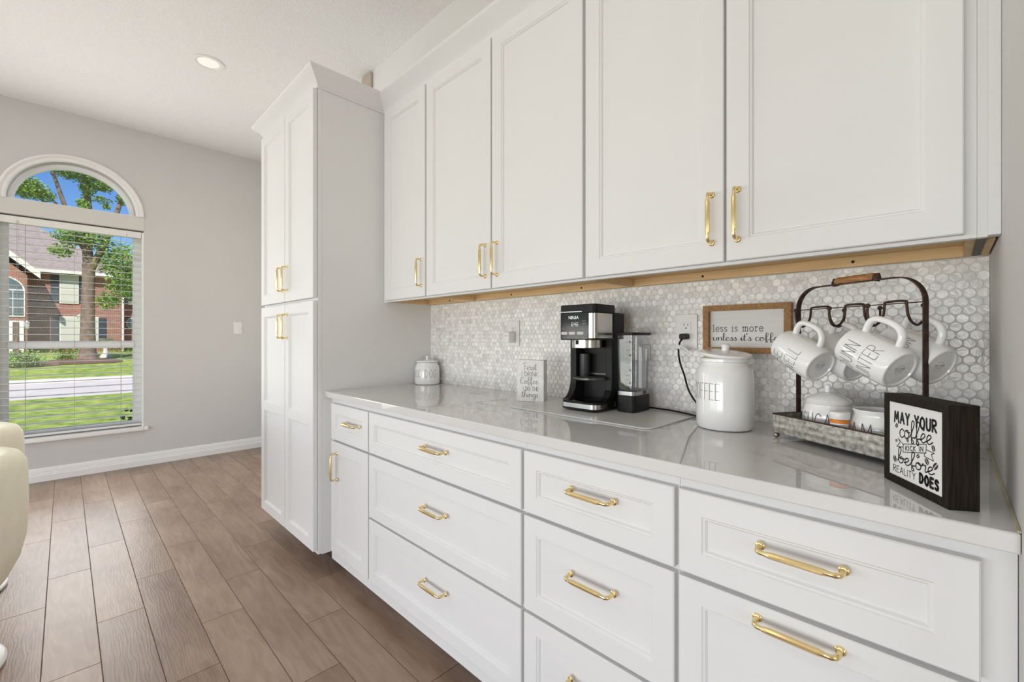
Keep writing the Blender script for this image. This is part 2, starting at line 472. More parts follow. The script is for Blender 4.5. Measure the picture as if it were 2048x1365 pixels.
build('sill', B(XW - 0.15, XW + 0.034, -0.384, 0.512, 0.326, 0.362), TRIMP, win, bevel=0.008, bseg=3)
build('sill_horn', B(XW, XW + 0.034, 0.512, 0.545, 0.326, 0.362), TRIMP, win, bevel=0.008, bseg=3)
build('corner_bead', MB().box(XW - 0.09, XW + 0.002, 0.498, 0.5125, 0.362, 2.15).box(XW - 0.09, XW + 0.002, -0.3845, -0.37, 0.362, 2.15), TRIMP, win, smooth=0)

# horizontal blind hanging inside the lower opening
blind = thing('window_blind', 'white horizontal slat blind lowered and opened inside the arched window', 'blind', (XW - 0.04, WC, 0.362))
BW = 0.432
build('headrail', B(-0.03, 0.03, -BW, BW, 1.735, 1.792), BLIND, blind, bevel=0.003)
slat0 = None
for i in range(30):
    z = 0.055 + i * 0.0565
    if slat0 is None:
        mb = MB()
        n = 4
        vs, fs = [], []
        for k in range(n + 1):
            t = -1 + 2 * k / n
            vs += [(t * 0.025, -BW, 0.002 * (1 - t * t)), (t * 0.025, BW, 0.002 * (1 - t * t)), (t * 0.025, BW, 0.002 * (1 - t * t) - 0.0018), (t * 0.025, -BW, 0.002 * (1 - t * t) - 0.0018)]
        for k in range(n):
            a, b = 4 * k, 4 * k + 4
            fs += [(a, a + 1, b + 1, b), (a + 3, a + 2, b + 2, b + 3), (a, b, b + 3, a + 3), (a + 1, a + 2, b + 2, b + 1)]
        fs += [(0, 1, 2, 3), (4 * n, 4 * n + 3, 4 * n + 2, 4 * n + 1)]
        slat0 = build('slat', mb.add(vs, fs), BLIND, blind, smooth=0)
        s = slat0
    else:
        s = slat0.copy(); COL.objects.link(s)
    s.location = (0, 0, z); s.rotation_euler = (0, R(3), 0)
build('bottom_rail', B(-0.028, 0.028, -BW, BW, 0.012, 0.030), BLIND, blind, bevel=0.003)
CORD = mat('blind_cord', (0.45, 0.44, 0.40), 0.8)
for y in (-0.29, -0.007, 0.294):
    for dx in (-0.027, 0.027):
        build('ladder_cord', MB().tube([(dx, y, 0.02), (dx, y, 1.74)], 0.0011, 5), CORD, blind)
for y, zs in ((-0.335, (0.82, 0.73)), (0.33, (1.56,))):
    for j, z in enumerate(zs):
        c = build('pull_cord', MB().tube([(0.036, y + 0.008 * j, z), (0.032, y + 0.008 * j, 1.76)], 0.001, 5), CORD, blind)
        build('tassel', MB().lathe([(0.0, -0.04), (0.011, -0.038), (0.009, -0.02), (0.004, 0.0), (0, 0.003)], 10, (0.036, y + 0.008 * j, z)), mat('tassel_wood', (0.45, 0.36, 0.28), 0.5), c)

# ------------------------------------------------------------------ outdoors, seen through the window
def grassmat(name, c0, c1):
    m = mat(name, c0, 0.9, var=0.2, vscale=60)
    N, Lk, b = nodes(m)
    ge = N.new('ShaderNodeNewGeometry')
    n1 = N.new('ShaderNodeTexNoise'); n1.inputs['Scale'].default_value = 3.0; n1.inputs['Detail'].default_value = 9; n1.inputs['Roughness'].default_value = 0.75
    Lk.new(ge.outputs['Position'], n1.inputs[0])
    rp = N.new('ShaderNodeValToRGB'); e = rp.color_ramp.elements
    e[0].position = 0.36; e[0].color = (*c0, 1); e[1].position = 0.62; e[1].color = (*c1, 1)
    Lk.new(n1.outputs[0], rp.inputs[0]); Lk.new(rp.outputs[0], b.inputs['Base Color'])
    return m
GRASS = grassmat('lawn_grass', (0.10, 0.21, 0.015), (0.50, 0.56, 0.12))
CONC = mat('street_concrete', (0.70, 0.63, 0.57), 0.9, var=0.06, vscale=1.5)
struct('lawn_front', B(-16.2, -5.45, -30, 30, -0.6, -0.35), GRASS, smooth=0)
struct('street', B(-21.9, -16.2, -60, 60, -0.7, -0.37), CONC, smooth=0)
struct('kerb', B(-22.3, -21.9, -60, 60, -0.7, -0.25), CONC, smooth=0, bevel=0.04)
lf = MB().add([(-22.3, -60, -0.26), (-22.3, 60, -0.26), (-30, 60, 0.05), (-30, -60, 0.05), (-46, 60, 0.30), (-46, -60, 0.30), (-90, 60, 0.4), (-90, -60, 0.4)], [(0, 1, 2, 3), (3, 2, 4, 5), (5, 4, 6, 7)])
struct('lawn_opposite', lf, GRASS, smooth=0)
MULCH = mat('mulch', (0.20, 0.11, 0.07), 0.95, var=0.4, vscale=14, bump=0.6, bscale=30)
mb = MB()
for cx_, cy_, rx, ry in ((-29.6, 0.5, 1.6, 1.7), (-28.3, -1.3, 1.0, 1.3)):
    zf = lambda x: -0.26 + (-22.3 - x) * 0.31 / 7.7
    pts = [(cx_ + rx * math.cos(a), cy_ + ry * math.sin(a) * (1 + 0.1 * math.sin(3 * a))) for a in [2 * PI * i / 24 for i in range(24)]]
    mb.add([(x, y, zf(x) + 0.02) for x, y in pts] + [(cx_, cy_, zf(cx_) + 0.12)], [(i, (i + 1) % 24, 24) for i in range(24)])
struct('mulch_bed', mb, MULCH, smooth=60)

def brickmat():
    m = mat('red_brick', (0.4, 0.13, 0.08), 0.85)
    N, Lk, b = nodes(m)
    ge = N.new('ShaderNodeNewGeometry'); sx = N.new('ShaderNodeSeparateXYZ'); Lk.new(ge.outputs['Position'], sx.inputs[0])
    adn = N.new('ShaderNodeMath'); Lk.new(sx.outputs[0], adn.inputs[0]); Lk.new(sx.outputs[1], adn.inputs[1])
    cx_ = N.new('ShaderNodeCombineXYZ'); Lk.new(adn.outputs[0], cx_.inputs[0]); Lk.new(sx.outputs[2], cx_.inputs[1])
    bt = N.new('ShaderNodeTexBrick'); bt.inputs['Scale'].default_value = 1.0
    bt.inputs['Color1'].default_value = (0.46, 0.15, 0.09, 1); bt.inputs['Color2'].default_value = (0.27, 0.085, 0.06, 1); bt.inputs['Mortar'].default_value = (0.55, 0.43, 0.36, 1)
    bt.inputs['Brick Width'].default_value = 0.21; bt.inputs['Row Height'].default_value = 0.075; bt.inputs['Mortar Size'].default_value = 0.009
    Lk.new(cx_.outputs[0], bt.inputs['Vector'])
    nz = N.new('ShaderNodeTexNoise'); nz.inputs['Scale'].default_value = 1.2; Lk.new(ge.outputs['Position'], nz.inputs[0])
    mx = N.new('ShaderNodeMixRGB'); mx.blend_type = 'MULTIPLY'; mx.inputs[0].default_value = 0.5
    Lk.new(bt.outputs[0], mx.inputs[1]); Lk.new(nz.outputs['Color'], mx.inputs[2])
    mg = N.new('ShaderNodeMixRGB'); mg.inputs[0].default_value = 0.35; Lk.new(mx.outputs[0], mg.inputs[1]); Lk.new(bt.outputs[0], mg.inputs[2])
    Lk.new(mg.outputs[0], b.inputs['Base Color'])
    return m
BRICK = brickmat()
SHING = mat('roof_shingle', (0.33, 0.27, 0.25), 0.9, var=0.25, vscale=4, stretch=(1, 1, 6))
HTRIM = mat('house_trim', (0.75, 0.71, 0.66), 0.6)
SHUT = mat('shutter', (0.045, 0.05, 0.065), 0.5)
CURT = mat('drawn_blind', (0.60, 0.58, 0.50), 0.6, var=0.05, vscale=2, stretch=(1, 1, 20))
DARKG = mat('dark_pane', (0.10, 0.12, 0.13), 0.08, var=0.3, vscale=1.0)
hs = thing('brick_house', 'two-storey red brick house with grey shingle roof across the street', 'house', (-42, 0, 0.15))
def hp(name, mb, m, parent=hs, **k):
    mb.v = [(x + 42, y, z - 0.15) for x, y, z in mb.v] if parent is hs else mb.v
    return build(name, mb, m, parent, **k)
hp('wall', B(-52, -42, -12, 3.0, 0.0, 5.65), BRICK, smooth=0)
hp('wing_wall', B(-52, -43, 3.0, 12, 0.0, 3.9), BRICK, smooth=0)
hp('gable_wall', MB().prism([(-1.62, 0.0), (-1.62, 5.0), (-5.6, 8.8), (-9.6, 5.0), (-9.6, 0.0)], -42.5, -40.0, 'x'), BRICK, smooth=0)
# roofs
hp('roof', MB().add([(-41.5, -12.4, 5.62), (-41.5, 3.5, 5.62), (-47, -2.0, 9.6), (-47, -12.4, 9.6), (-52.5, 3.5, 5.62), (-52.5, -12.4, 5.62), (-41.5, -12.4, 5.45), (-41.5, 3.5, 5.45), (-52.5, 3.5, 5.45), (-52.5, -12.4, 5.45)],
   [(0, 1, 2, 3), (1, 4, 2), (4, 5, 3, 2), (0, 3, 5), (6, 7, 1, 0), (7, 8, 4, 1), (8, 9, 5, 4), (9, 6, 0, 5), (6, 9, 8, 7)]), SHING, smooth=0)
hp('gable_roof', MB().add([(-39.6, -1.1, 5.15), (-39.6, -5.6, 9.45), (-46, -5.6, 9.45), (-46, -1.1, 5.15), (-39.6, -10.1, 5.15), (-46, -10.1, 5.15), (-39.6, -1.1, 4.95), (-39.6, -5.6, 9.2), (-46, -5.6, 9.2), (-46, -1.1, 4.95), (-39.6, -10.1, 4.95), (-46, -10.1, 4.95)],
   [(0, 1, 2, 3), (1, 4, 5, 2), (6, 7, 8, 9), (7, 10, 11, 8), (0, 1, 7, 6), (1, 4, 10, 7), (0, 3, 9, 6), (4, 5, 11, 10), (2, 3, 9, 8), (2, 5, 11, 8)]), SHING, smooth=0)
hp('rake_board', MB().add([(-39.58, -1.05, 5.2), (-39.58, -5.6, 9.5), (-39.58, -5.6, 9.1), (-39.58, -1.05, 4.8), (-39.7, -1.05, 5.2), (-39.7, -5.6, 9.5), (-39.7, -5.6, 9.1), (-39.7, -1.05, 4.8)], [(0, 1, 2, 3), (4, 5, 6, 7), (0, 1, 5, 4), (3, 2, 6, 7), (0, 3, 7, 4), (1, 2, 6, 5)]), HTRIM, smooth=0)
hp('gutter', B(-41.6, -41.4, -1.5, 3.5, 5.42, 5.62), HTRIM, smooth=0)
hp('wing_roof', MB().add([(-42.5, 2.4, 3.75), (-42.5, 12.4, 3.75), (-47, 12.4, 7.2), (-47, 3.6, 7.2), (-42.5, 2.4, 3.6), (-42.5, 12.4, 3.6), (-52, 2.4, 3.75), (-52, 12.4, 3.75)], [(0, 1, 2, 3), (4, 5, 1, 0), (0, 3, 6), (1, 7, 2), (6, 7, 2, 3)]), SHING, smooth=0)
hp('downpipe', B(-42.05, -41.95, 2.86, 2.96, 0.1, 5.4), HTRIM, smooth=0)
def hwin(y0, y1, z0, z1, x=-42, shutters=(1, 1), blind_down=True):  # pale panes are drawn blinds, otherwise dark glass
    w = hp('window', B(x - 0.05, x + 0.06, y0 - 0.06, y1 + 0.06, z0 - 0.08, z1 + 0.06), HTRIM, smooth=0)
    def sub(nm, mb, m):
        mb.v = [(a + 42, b, c - 0.15) for a, b, c in mb.v]; return build(nm, mb, m, w, smooth=0)
    zm = (z0 + z1) / 2
    sub('pane', B(x, x + 0.075, y0, y1, zm + 0.03, z1), CURT if blind_down else DARKG)
    sub('pane', B(x, x + 0.075, y0, y1, z0, zm - 0.03), CURT if blind_down else DARKG)
    for s_, on in zip((-1, 1), shutters):
        if on:
            yy = (y0 - 0.07 - 0.38, y0 - 0.07) if s_ < 0 else (y1 + 0.07, y1 + 0.07 + 0.38)
            hp('shutter', B(x, x + 0.07, yy[0], yy[1], z0, z1), SHUT, smooth=0)
hwin(-0.20, 0.60, 3.55, 5.35)
hwin(-0.20, 1.58, 0.95, 2.55)
# arched stair window in the gable wing, front door and lantern
ga = [(-2.9 - 1.2 * math.cos(PI * i / 14), 4.0 + 1.0 * math.sin(PI * i / 14)) for i in range(15)]
aw = hp('arched_window', MB().prism([(-4.1, 2.45)] + ga + [(-1.7, 2.45)], -40.02, -39.92, 'x'), HTRIM, smooth=0)
for r_ in range(3):
    for c_ in range(5):
        y0 = -4.02 + c_ * 0.46; z0 = 2.53 + r_ * 0.52
        build('pane', B(2.0, 2.10, y0, y0 + 0.42, z0 - 0.15, z0 - 0.15 + 0.46), DARKG, aw, smooth=0)
ga2 = [(-2.9 - 1.1 * math.cos(PI * i / 14), 4.12 + 0.75 * math.sin(PI * i / 14)) for i in range(15)]
build('pane', MB().prism([(y, z - 0.15) for y, z in ga2], 2.0, 2.10, 'x'), DARKG, aw, smooth=0)
dr = hp('front_door', B(-40.02, -39.9, -3.4, -1.75, 0.2, 2.2), HTRIM, smooth=0)
build('door_leaf', B(2.05, 2.14, -3.3, -1.95, 0.06, 1.98), mat('door_wood', (0.13, 0.08, 0.07), 0.5), dr, smooth=0)
build('door_leaf_post', B(2.05, 2.16, -2.36, -2.2, 0.06, 1.98), HTRIM, dr, smooth=0)
hp('porch_lantern', MB().lathe([(0, 0.34), (0.02, 0.3), (0.16, 0.2), (0.13, 0.19), (0.10, -0.15), (0.03, -0.2), (0, -0.2)], 6, (-39.7, -1.62, 1.9)), mat('lantern', (0.55, 0.55, 0.53), 0.4), smooth=0)
hx = [(3.5 + 0.36 * math.cos(PI / 8 + PI / 4 * i), 2.25 + 0.45 * math.sin(PI / 8 + PI / 4 * i)) for i in range(8)]
ow = hp('octagon_window', MB().prism(hx, -43.02, -42.9, 'x'), HTRIM, smooth=0)
build('pane', MB().prism([(3.5 + (y - 3.5) * 0.8, 2.1 + (z - 2.25) * 0.8) for y, z in hx], -0.95, -0.87, 'x'), DARKG, ow, smooth=0)

LEAFM = mat('tree_leaf', (0.21, 0.34, 0.06), 0.6, var=0.5, vscale=1.2)
LEAFD = mat('dark_leaf', (0.09, 0.19, 0.04), 0.6, var=0.5, vscale=1.5)
BARK = mat('bark', (0.23, 0.165, 0.125), 0.9, var=0.3, vscale=6, bump=0.8, bscale=20)
def leaves(mb, c, rad, n, size, rnd):
    for _ in range(n):
        while True:
            d = Vector((rnd.uniform(-1, 1), rnd.uniform(-1, 1), rnd.uniform(-1, 1)))
            if d.length <= 1: break
        d *= rnd.uniform(0.75, 1.25)
        p = Vector(c) + Vector((d.x * rad[0], d.y * rad[1], d.z * rad[2]))
        a = Vector((rnd.uniform(-1, 1), rnd.uniform(-1, 1), rnd.uniform(-.7, .7))).normalized(); b_ = a.cross(Vector((rnd.uniform(-1, 1), rnd.uniform(-1, 1), rnd.uniform(-1, 1)))).normalized()
        s_ = size * rnd.uniform(0.6, 1.3)
        mb.add([p - a * s_, p + b_ * s_ * 0.55, p + a * s_, p - b_ * s_ * 0.55], [(0, 1, 2, 3)])
rnd = random.Random(3)
tr = thing('shade_tree', 'large shade tree with forked trunk standing before the brick house', 'tree', (-30, 0.8, 0.05))
tk = MB()
def limb(pts, r0, r1):
    n = len(pts); tk.tube([(x + 30, y - 0.8, z - 0.05) for x, y, z in pts], [r0 + (r1 - r0) * i / (n - 1) for i in range(n)], 10)
tk.tube([(0, 0, -0.15), (0, 0, 0.12), (0, -0.01, 0.5), (0, -0.02, 1.6), (0, 0, 3.2), (0.0, 0.02, 4.7)], [0.62, 0.42, 0.31, 0.28, 0.25, 0.24], 14)
limb([(-30, 0.82, 4.6), (-30.1, 0.75, 6.2), (-30, 0.8, 7.6), (-29.9, 0.7, 9.2), (-30, 0.75, 11.5)], 0.22, 0.08)
limb([(-30, 0.84, 4.4), (-29.8, 1.3, 5.6), (-29.6, 1.75, 7.1), (-29.5, 2.1, 8.6), (-29.4, 2.4, 11)], 0.17, 0.06)
limb([(-30, 0.72, 5.4), (-29.9, 0.3, 6.4), (-29.8, -0.02, 7.5), (-29.8, -0.42, 9.0), (-29.7, -0.7, 10.8)], 0.13, 0.05)
limb([(-29.9, 0.1, 7.1), (-29.7, -0.5, 7.7), (-29.6, -1.2, 8.0)], 0.06, 0.03)
build('trunk', tk, BARK, tr, smooth=50)
fo = MB()
for c, rad, n in (((-29.6, 2.0, 5.0), (1.2, 0.95, 0.9), 900), ((-29.2, 2.2, 3.8), (0.9, 0.75, 0.8), 700), ((-29.4, 1.5, 3.0), (0.6, 0.5, 0.4), 200), ((-29.8, 0.3, 6.05), (0.9, 0.75, 0.45), 420), ((-29.7, 1.2, 6.0), (0.8, 0.5, 0.5), 250), ((-29.7, -0.1, 5.3), (0.6, 0.5, 0.3), 130),
                  ((-29.7, -1.25, 8.0), (0.9, 0.65, 0.45), 620), ((-29.6, -0.7, 7.75), (0.6, 0.4, 0.3), 160), ((-29.7, 0.6, 9.1), (0.9, 0.8, 0.40), 480), ((-29.7, 0.75, 8.4), (0.5, 0.3, 0.4), 180), ((-29.6, 1.35, 8.65), (0.7, 0.5, 0.25), 200), ((-29.5, 2.05, 8.1), (0.4, 0.25, 0.25), 90),
                  ((-29.6, 1.3, 7.95), (0.6, 0.4, 0.12), 50), ((-29.7, 0.6, 7.6), (0.4, 0.25, 0.3), 90), ((-29.6, 1.45, 7.65), (0.3, 0.15, 0.12), 40), ((-29.6, 0.2, 10.5), (2.4, 2.6, 1.0), 900), ((-29.8, -0.1, 9.0), (0.5, 0.5, 0.25), 60)):
    leaves(fo, (c[0] + 30, c[1] - 0.8, c[2] - 0.05), rad, int(n * 2.6), 0.068, rnd)
build('foliage', fo, LEAFM, tr, smooth=0, kind='stuff')
def bush(label, c, rad, n, size, m):
    o = thing('shrub', label, 'shrub', (c[0], c[1], c[2]))
    mb = MB(); leaves(mb, (0, 0, rad[2] * 0.9), rad, n, size, rnd)
    build('foliage', mb, m, o, smooth=0, kind='stuff')
    st = MB()
    for i in range(6): 
        a = i * 1.05; st.tube([(0, 0, -0.08), (rad[0] * .5 * math.cos(a), rad[1] * .5 * math.sin(a), rad[2])], 0.015, 5)
    build('stem', st, BARK, o)
bush('large rounded green shrub at left of the mulch bed across the street', (-27.5, -1.25, -0.05), (0.6, 0.75, 0.36), 900, 0.06, LEAFM)
bush('small low shrub between the large shrub and the shade tree', (-31.0, 0.02, 0.05), (0.5, 0.48, 0.24), 420, 0.05, LEAFM)
bush('dark foundation shrub under the lower window of the brick house', (-40.6, -0.2, 0.2), (0.6, 1.3, 0.35), 420, 0.07, LEAFD)
bush('dark foundation shrub right of the shade tree trunk', (-40.8, 3.2, 0.2), (0.6, 1.7, 0.38), 520, 0.07, LEAFD)
bush('dark leafy shrub tip close to the window at lower right', (-7.0, 0.56, -0.32), (0.12, 0.16, 0.38), 110, 0.035, LEAFD)
bb_ = thing('bird_bath', 'pale stone bird bath on the lawn right of the tree', 'bird bath', (-32.5, 1.55, 0.1))
STONE = mat('stone', (0.62, 0.58, 0.54), 0.8, var=0.1)
build('pedestal', MB().lathe([(0, 0), (0.24, 0), (0.22, 0.12), (0.10, 0.3), (0.09, 0.75), (0.15, 0.88), (0, 0.88)], 16), STONE, bb_)
build('bowl', MB().lathe([(0, 0.86), (0.12, 0.88), (0.36, 1.02), (0.34, 1.03), (0.1, 0.93), (0, 0.92)], 18), STONE, bb_)
pl = thing('lamp_post', 'white post lamp standing at left of the shade tree trunk', 'lamp', (-36.0, 0.62, 0.14))
build('post', MB().tube([(0, 0, -0.05), (0, 0, 2.0)], 0.04, 8), HTRIM, pl)
build('lamp_head', MB().lathe([(0, 2.0), (0.09, 2.02), (0.14, 2.3), (0.16, 2.32), (0, 2.45)], 8), HTRIM, pl)

# ================================================================== CABINETRY
def panel_front(w, h, t=0.020, st=0.055, rails=None):
    """shaker front: local x 0..w, z 0..h, face at y=0, back at y=t; rails = heights of extra cross rails (z0, z1)"""
    mb = MB()
    def loop(x0, x1, z0, z1, y): return [(x0, y, z0), (x1, y, z0), (x1, y, z1), (x0, y, z1)]
    def bridge(a, b):
        o = len(mb.v); mb.v += a + b
        for i in range(4):
            j = (i + 1) % 4; mb.f.append((o + i, o + j, o + 4 + j, o + 4 + i))
    e = 0.0022
    bridge(loop(0, w, 0, h, t), loop(0, w, 0, h, e))
    bridge(loop(0, w, 0, h, e), loop(e, w - e, e, h - e, 0))
    o = len(mb.v); mb.v += loop(0, w, 0, h, t); mb.f.append((o, o + 1, o + 2, o + 3))
    # openings
    spans = []
    z = st
    for r0, r1 in (rails or []):
        spans.append((z, r0)); z = r1
    spans.append((z, h - st))
    # face of stiles and rails
    def q(x0, x1, z0, z1):
        o = len(mb.v); mb.v += loop(x0, x1, z0, z1, 0); mb.f.append((o, o + 1, o + 2, o + 3))
    q(e, st, e, h - e); q(w - st, w - e, e, h - e)
    zz = e
    for a, b in spans:
        q(st, w - st, zz, a); zz = b
    q(st, w - st, zz, h - e)
    for a, b in spans:
        L = [loop(st, w - st, a, b, 0), loop(st + .0025, w - st - .0025, a + .0025, b - .0025, .0035), loop(st + .006, w - st - .006, a + .006, b - .006, .0035), loop(st + .0095, w - st - .0095, a + .0095, b - .0095, .0095)]
        for A, Bq in zip(L, L[1:]): bridge(A, Bq)
        o = len(mb.v); mb.v += L[-1]; mb.f.append((o, o + 1, o + 2, o + 3))
    return mb

def pull_mesh(L=0.128):
    """bar pull along x, centred; face plane y=0, stands out to -y"""
    mb = MB()
    for s_ in (-1, 1):
        t = MB().lathe([(0, 0), (0.0085, 0), (0.0085, 0.002), (0.0065, 0.004), (0.0055, 0.0045), (0, 0.0045)], 14)
        mb.add([(s_ * L / 2 + x, -z, y) for x, y, z in t.v], t.f)
    h = L / 2
    pts = [(-h, -0.003, 0), (-h, -0.018, 0), (-h + 0.002, -0.0255, 0), (-h + 0.008, -0.030, 0), (-h + 0.014, -0.0305, 0), (-h + 0.026, -0.0305, 0)]
    rad = [0.0048, 0.0044, 0.0048, 0.0046, 0.0040, 0.0062]
    pts = pts + [(-x, y, z) for x, y, z in pts[::-1]]
    mb.tube(pts, rad + rad[::-1], 10)
    return mb
PULL = build('pull_template', pull_mesh(), BRASS, smooth=35).data
bpy.data.objects.remove(bpy.data.objects['pull_template'])
def pull(parent, x, z, vertical=False, y=0.0, name='pull'):
    o = bpy.data.objects.new(name, PULL); COL.objects.link(o); o.parent = parent
    o.location = (x, y, z); o.rotation_euler = (0, R(90) if vertical else 0, 0)
    o['label'] = 'satin brass bar pull'
    return o

# ---- base cabinets: face frame at y=0.945, fronts at y=0.925
YF, YD, ZT = 0.945, 0.925, 0.915
def base_unit(label, x0, x1, fronts, right_extra=0.0):
    c = thing('base_cabinet', label, 'cabinet', (x0, YF, 0.0), 0, 'base cabinets under the quartz worktop')
    w = x1 - x0
    mb = MB()
    g = 0.0004
    mb.box(g, w - g + right_extra, 0, 0.019, 0.070, 0.8845)
    mb.box(g, w - g + right_extra, 0.019, 0.590, 0.110, 0.8840)
    build('carcass', mb, PAINT, c, smooth=0)
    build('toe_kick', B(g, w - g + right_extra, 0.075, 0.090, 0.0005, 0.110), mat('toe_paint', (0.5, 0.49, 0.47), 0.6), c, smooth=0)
    for kind, a, b, z0, z1, px, pz in fronts:
        o = build('drawer_front' if kind == 'drawer' else 'door', panel_front(b - a, z1 - z0, 0.0198, 0.048 if kind == 'drawer' else 0.055), PAINT, c, loc=(a - x0, YD - YF, z0), smooth=0)
        pull(o, px - a, pz - z0, kind == 'door')
    return c
def bank(a, b, px, pzs, g=0.0055):
    zs = ((0.682, 0.857), (0.404, 0.672), (0.128, 0.394))
    return [('drawer', a + g, b - g, z0, z1, px, pz) for (z0, z1), pz in zip(zs, pzs)]
base_unit('narrow white base cabinet with one drawer over one door beside the tall cabinet', -2.2095, -1.7905,
          [('drawer', -2.172, -1.796, 0.682, 0.857, -1.940, 0.780), ('door', -2.172, -1.796, 0.128, 0.672, -2.105, 0.556)])
base_unit('widest white base cabinet with three wide drawers', -1.7905, -0.8725, bank(-1.7905, -0.8725, -1.300, (0.782, 0.562, 0.292)))
base_unit('middle white drawer base cabinet below the coffee canister', -0.8725, -0.4165, bank(-0.8725, -0.4165, -0.634, (0.786, 0.565, 0.292)))
base_unit('white base cabinet at the right end below the black framed sign', -0.4165, 0.040,
          [('drawer', -0.411, 0.034, 0.682, 0.857, -0.189, 0.786), ('drawer', -0.411, 0.034, 0.128, 0.672, -0.194, 0.648)], 0.0305)

ctr = build('countertop', B(-2.2095, XR - 0.0005, 0.906, 1.5415, 0.885, ZT), QUARTZ, bevel=0.003, bseg=2)
tag(ctr, 'polished pale grey quartz worktop running along the base cabinets', 'countertop')
cb = MB().box(XR - 0.004, XR - 0.0004, 0.908, 1.54, ZT, ZT + 0.003)
ck = build('caulk_bead', cb, mat('old_caulk', (0.55, 0.50, 0.36), 0.7, var=0.25, vscale=9), wall_right, smooth=0)

# ---- tall pantry cabinet
px0, px1 = -3.028, -2.2105
pc = thing('pantry_cabinet', 'tall white double pantry cabinet with crown moulding and brass pulls', 'cabinet', (px0, 0.877, 0))
w = px1 - px0
build('carcass', MB().box(0, w, 0.019, 0.6705, 0.105, 2.47), PAINT, pc, smooth=0)
build('face_frame', MB().box(-0.002, w + 0.0008, 0, 0.0185, 0.110, 2.46), PAINT, pc, smooth=0)
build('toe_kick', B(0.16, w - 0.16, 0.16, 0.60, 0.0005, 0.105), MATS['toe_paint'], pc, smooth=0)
for z0, z1, rl in ((1.378, 2.408, None), (0.128, 1.363, [(0.615, 0.665)])):
    for a, b, px in ((-3.022, -2.6115, -2.640), (-2.6045, -2.2145, -2.567)):
        d = build('door', panel_front(b - a, z1 - z0, 0.0205, 0.055, rl), PAINT, pc, loc=(a - px0, -0.0235, z0), smooth=0)
        pull(d, px - a, (1.503 if z0 > 1 else 1.243) - z0, True)

# ---- wall cabinets: frame at y=1.235, doors at y=1.215
YU = 1.235
def wall_unit(label, x0, x1, doors, fill=0.0):
    c = thing('wall_cabinet', label, 'cabinet', (x0, YU, 1.373), 0, 'white wall cabinets above the worktop')
    w = x1 - x0; g = 0.0004; dp = 1.5415 - YU
    build('face_frame', B(g, w - g, 0, 0.019, 0, 1.06), PAINT, c, smooth=0)
    build('cabinet_box', B(0.014, w - 0.014, 0.0195, dp, 0.030, 1.05), RAW, c, smooth=0)
    build('side_panel', B(g, 0.0135, 0.0195, dp - 0.0002, 0.004, 1.05), RAW, c, smooth=0)
    build('side_panel', B(w - 0.0135, w - g, 0.0195, dp - 0.0002, 0.004, 1.05), RAW, c, smooth=0)
    build('back_rail', B(0.0138, w - 0.0138, dp - 0.019, dp - 0.0005, 0.003, 0.0298), RAW, c, smooth=0)
    sx = [w * 0.3, w * 0.75] if w > 0.6 else [w * 0.5]
    for x in sx:
        t = MB().sphere((0, 0, 0), 0.004, 8, 5, (1, 0.6, 1))
        build('screw', t, SCREW, c, loc=(x, dp - 0.0195, 0.016))
    if fill:
        build('filler_strip', B(w, w + fill * 0.45, 0.0, 0.019, 0, 1.06), PAINT, c, smooth=0)
        build('scribe_strip', B(w + fill * 0.45, w + fill - 0.0006, -0.012, 0.019, 0.001, 1.06), PAINT, c, smooth=0)
        build('filler_block', B(w - g, w + 0.014, 0.04, dp - 0.03, 0.001, 0.1), mat('grey_block', (0.17, 0.15, 0.12), 0.8), c, smooth=0)
    if fill: build('filler_block', B(w + 0.0145, w + 0.027, 0.06, dp - 0.004, 0.002, 0.1), RAW, c, smooth=0)
    for a, b, px in doors:
        d = build('door', panel_front(b - a, 1.022, 0.0198, 0.054), PAINT, c, loc=(a - x0, -0.02, 0.0075), smooth=0)
        pull(d, px - a, 1.497 - 1.3805, True)
    return c
wall_unit('narrow single-door white wall cabinet against the tall cabinet', -2.2095, -1.7835, [(-2.172, -1.790, -1.818)])
wall_unit('double-door white wall cabinet above the coffee maker', -1.7835, -0.8645, [(-1.777, -1.324, -1.355), (-1.316, -0.870, -1.285)])
wall_unit('double-door white wall cabinet at the right above the mug rack', -0.8645, 0.040, [(-0.858, -0.4195, -0.449), (-0.4125, 0.022, -0.384)], XR - 0.040)

# ---- crown moulding, one run round the pantry and along the wall cabinets
prof = [(0.0, 0.0), (0.006, 0.0), (0.008, 0.008), (0.004, 0.012), (0.010, 0.020), (0.022, 0.036), (0.040, 0.054), (0.056, 0.066), (0.060, 0.072), (0.060, 0.082), (0.0, 0.082)]
path = [((px0 - 0.002, 1.53), (-1, 0)), ((px0 - 0.002, 0.877), (-1, -1)), ((px1 + 0.001, 0.877), (1, -1)), ((px1 + 0.001, YU), (1, -1)), ((XR - 0.001, YU), (0, -1))]
cm = MB(); m = len(prof)
for (x, y), (dx, dy) in path:
    for a, z in prof: cm.v.append((x + dx * a, y + dy * a, 2.412 + z))
for i in range(len(path) - 1):
    for k in range(m):
        k2 = (k + 1) % m
        cm.f.append((i * m + k, i * m + k2, (i + 1) * m + k2, (i + 1) * m + k))
cm.f.append(tuple(range(m))); cm.f.append(tuple((len(path) - 1) * m + k for k in range(m)))
struct('trim_1', cm, PAINT, 'white crown moulding along the top of the cabinets', smooth=28)

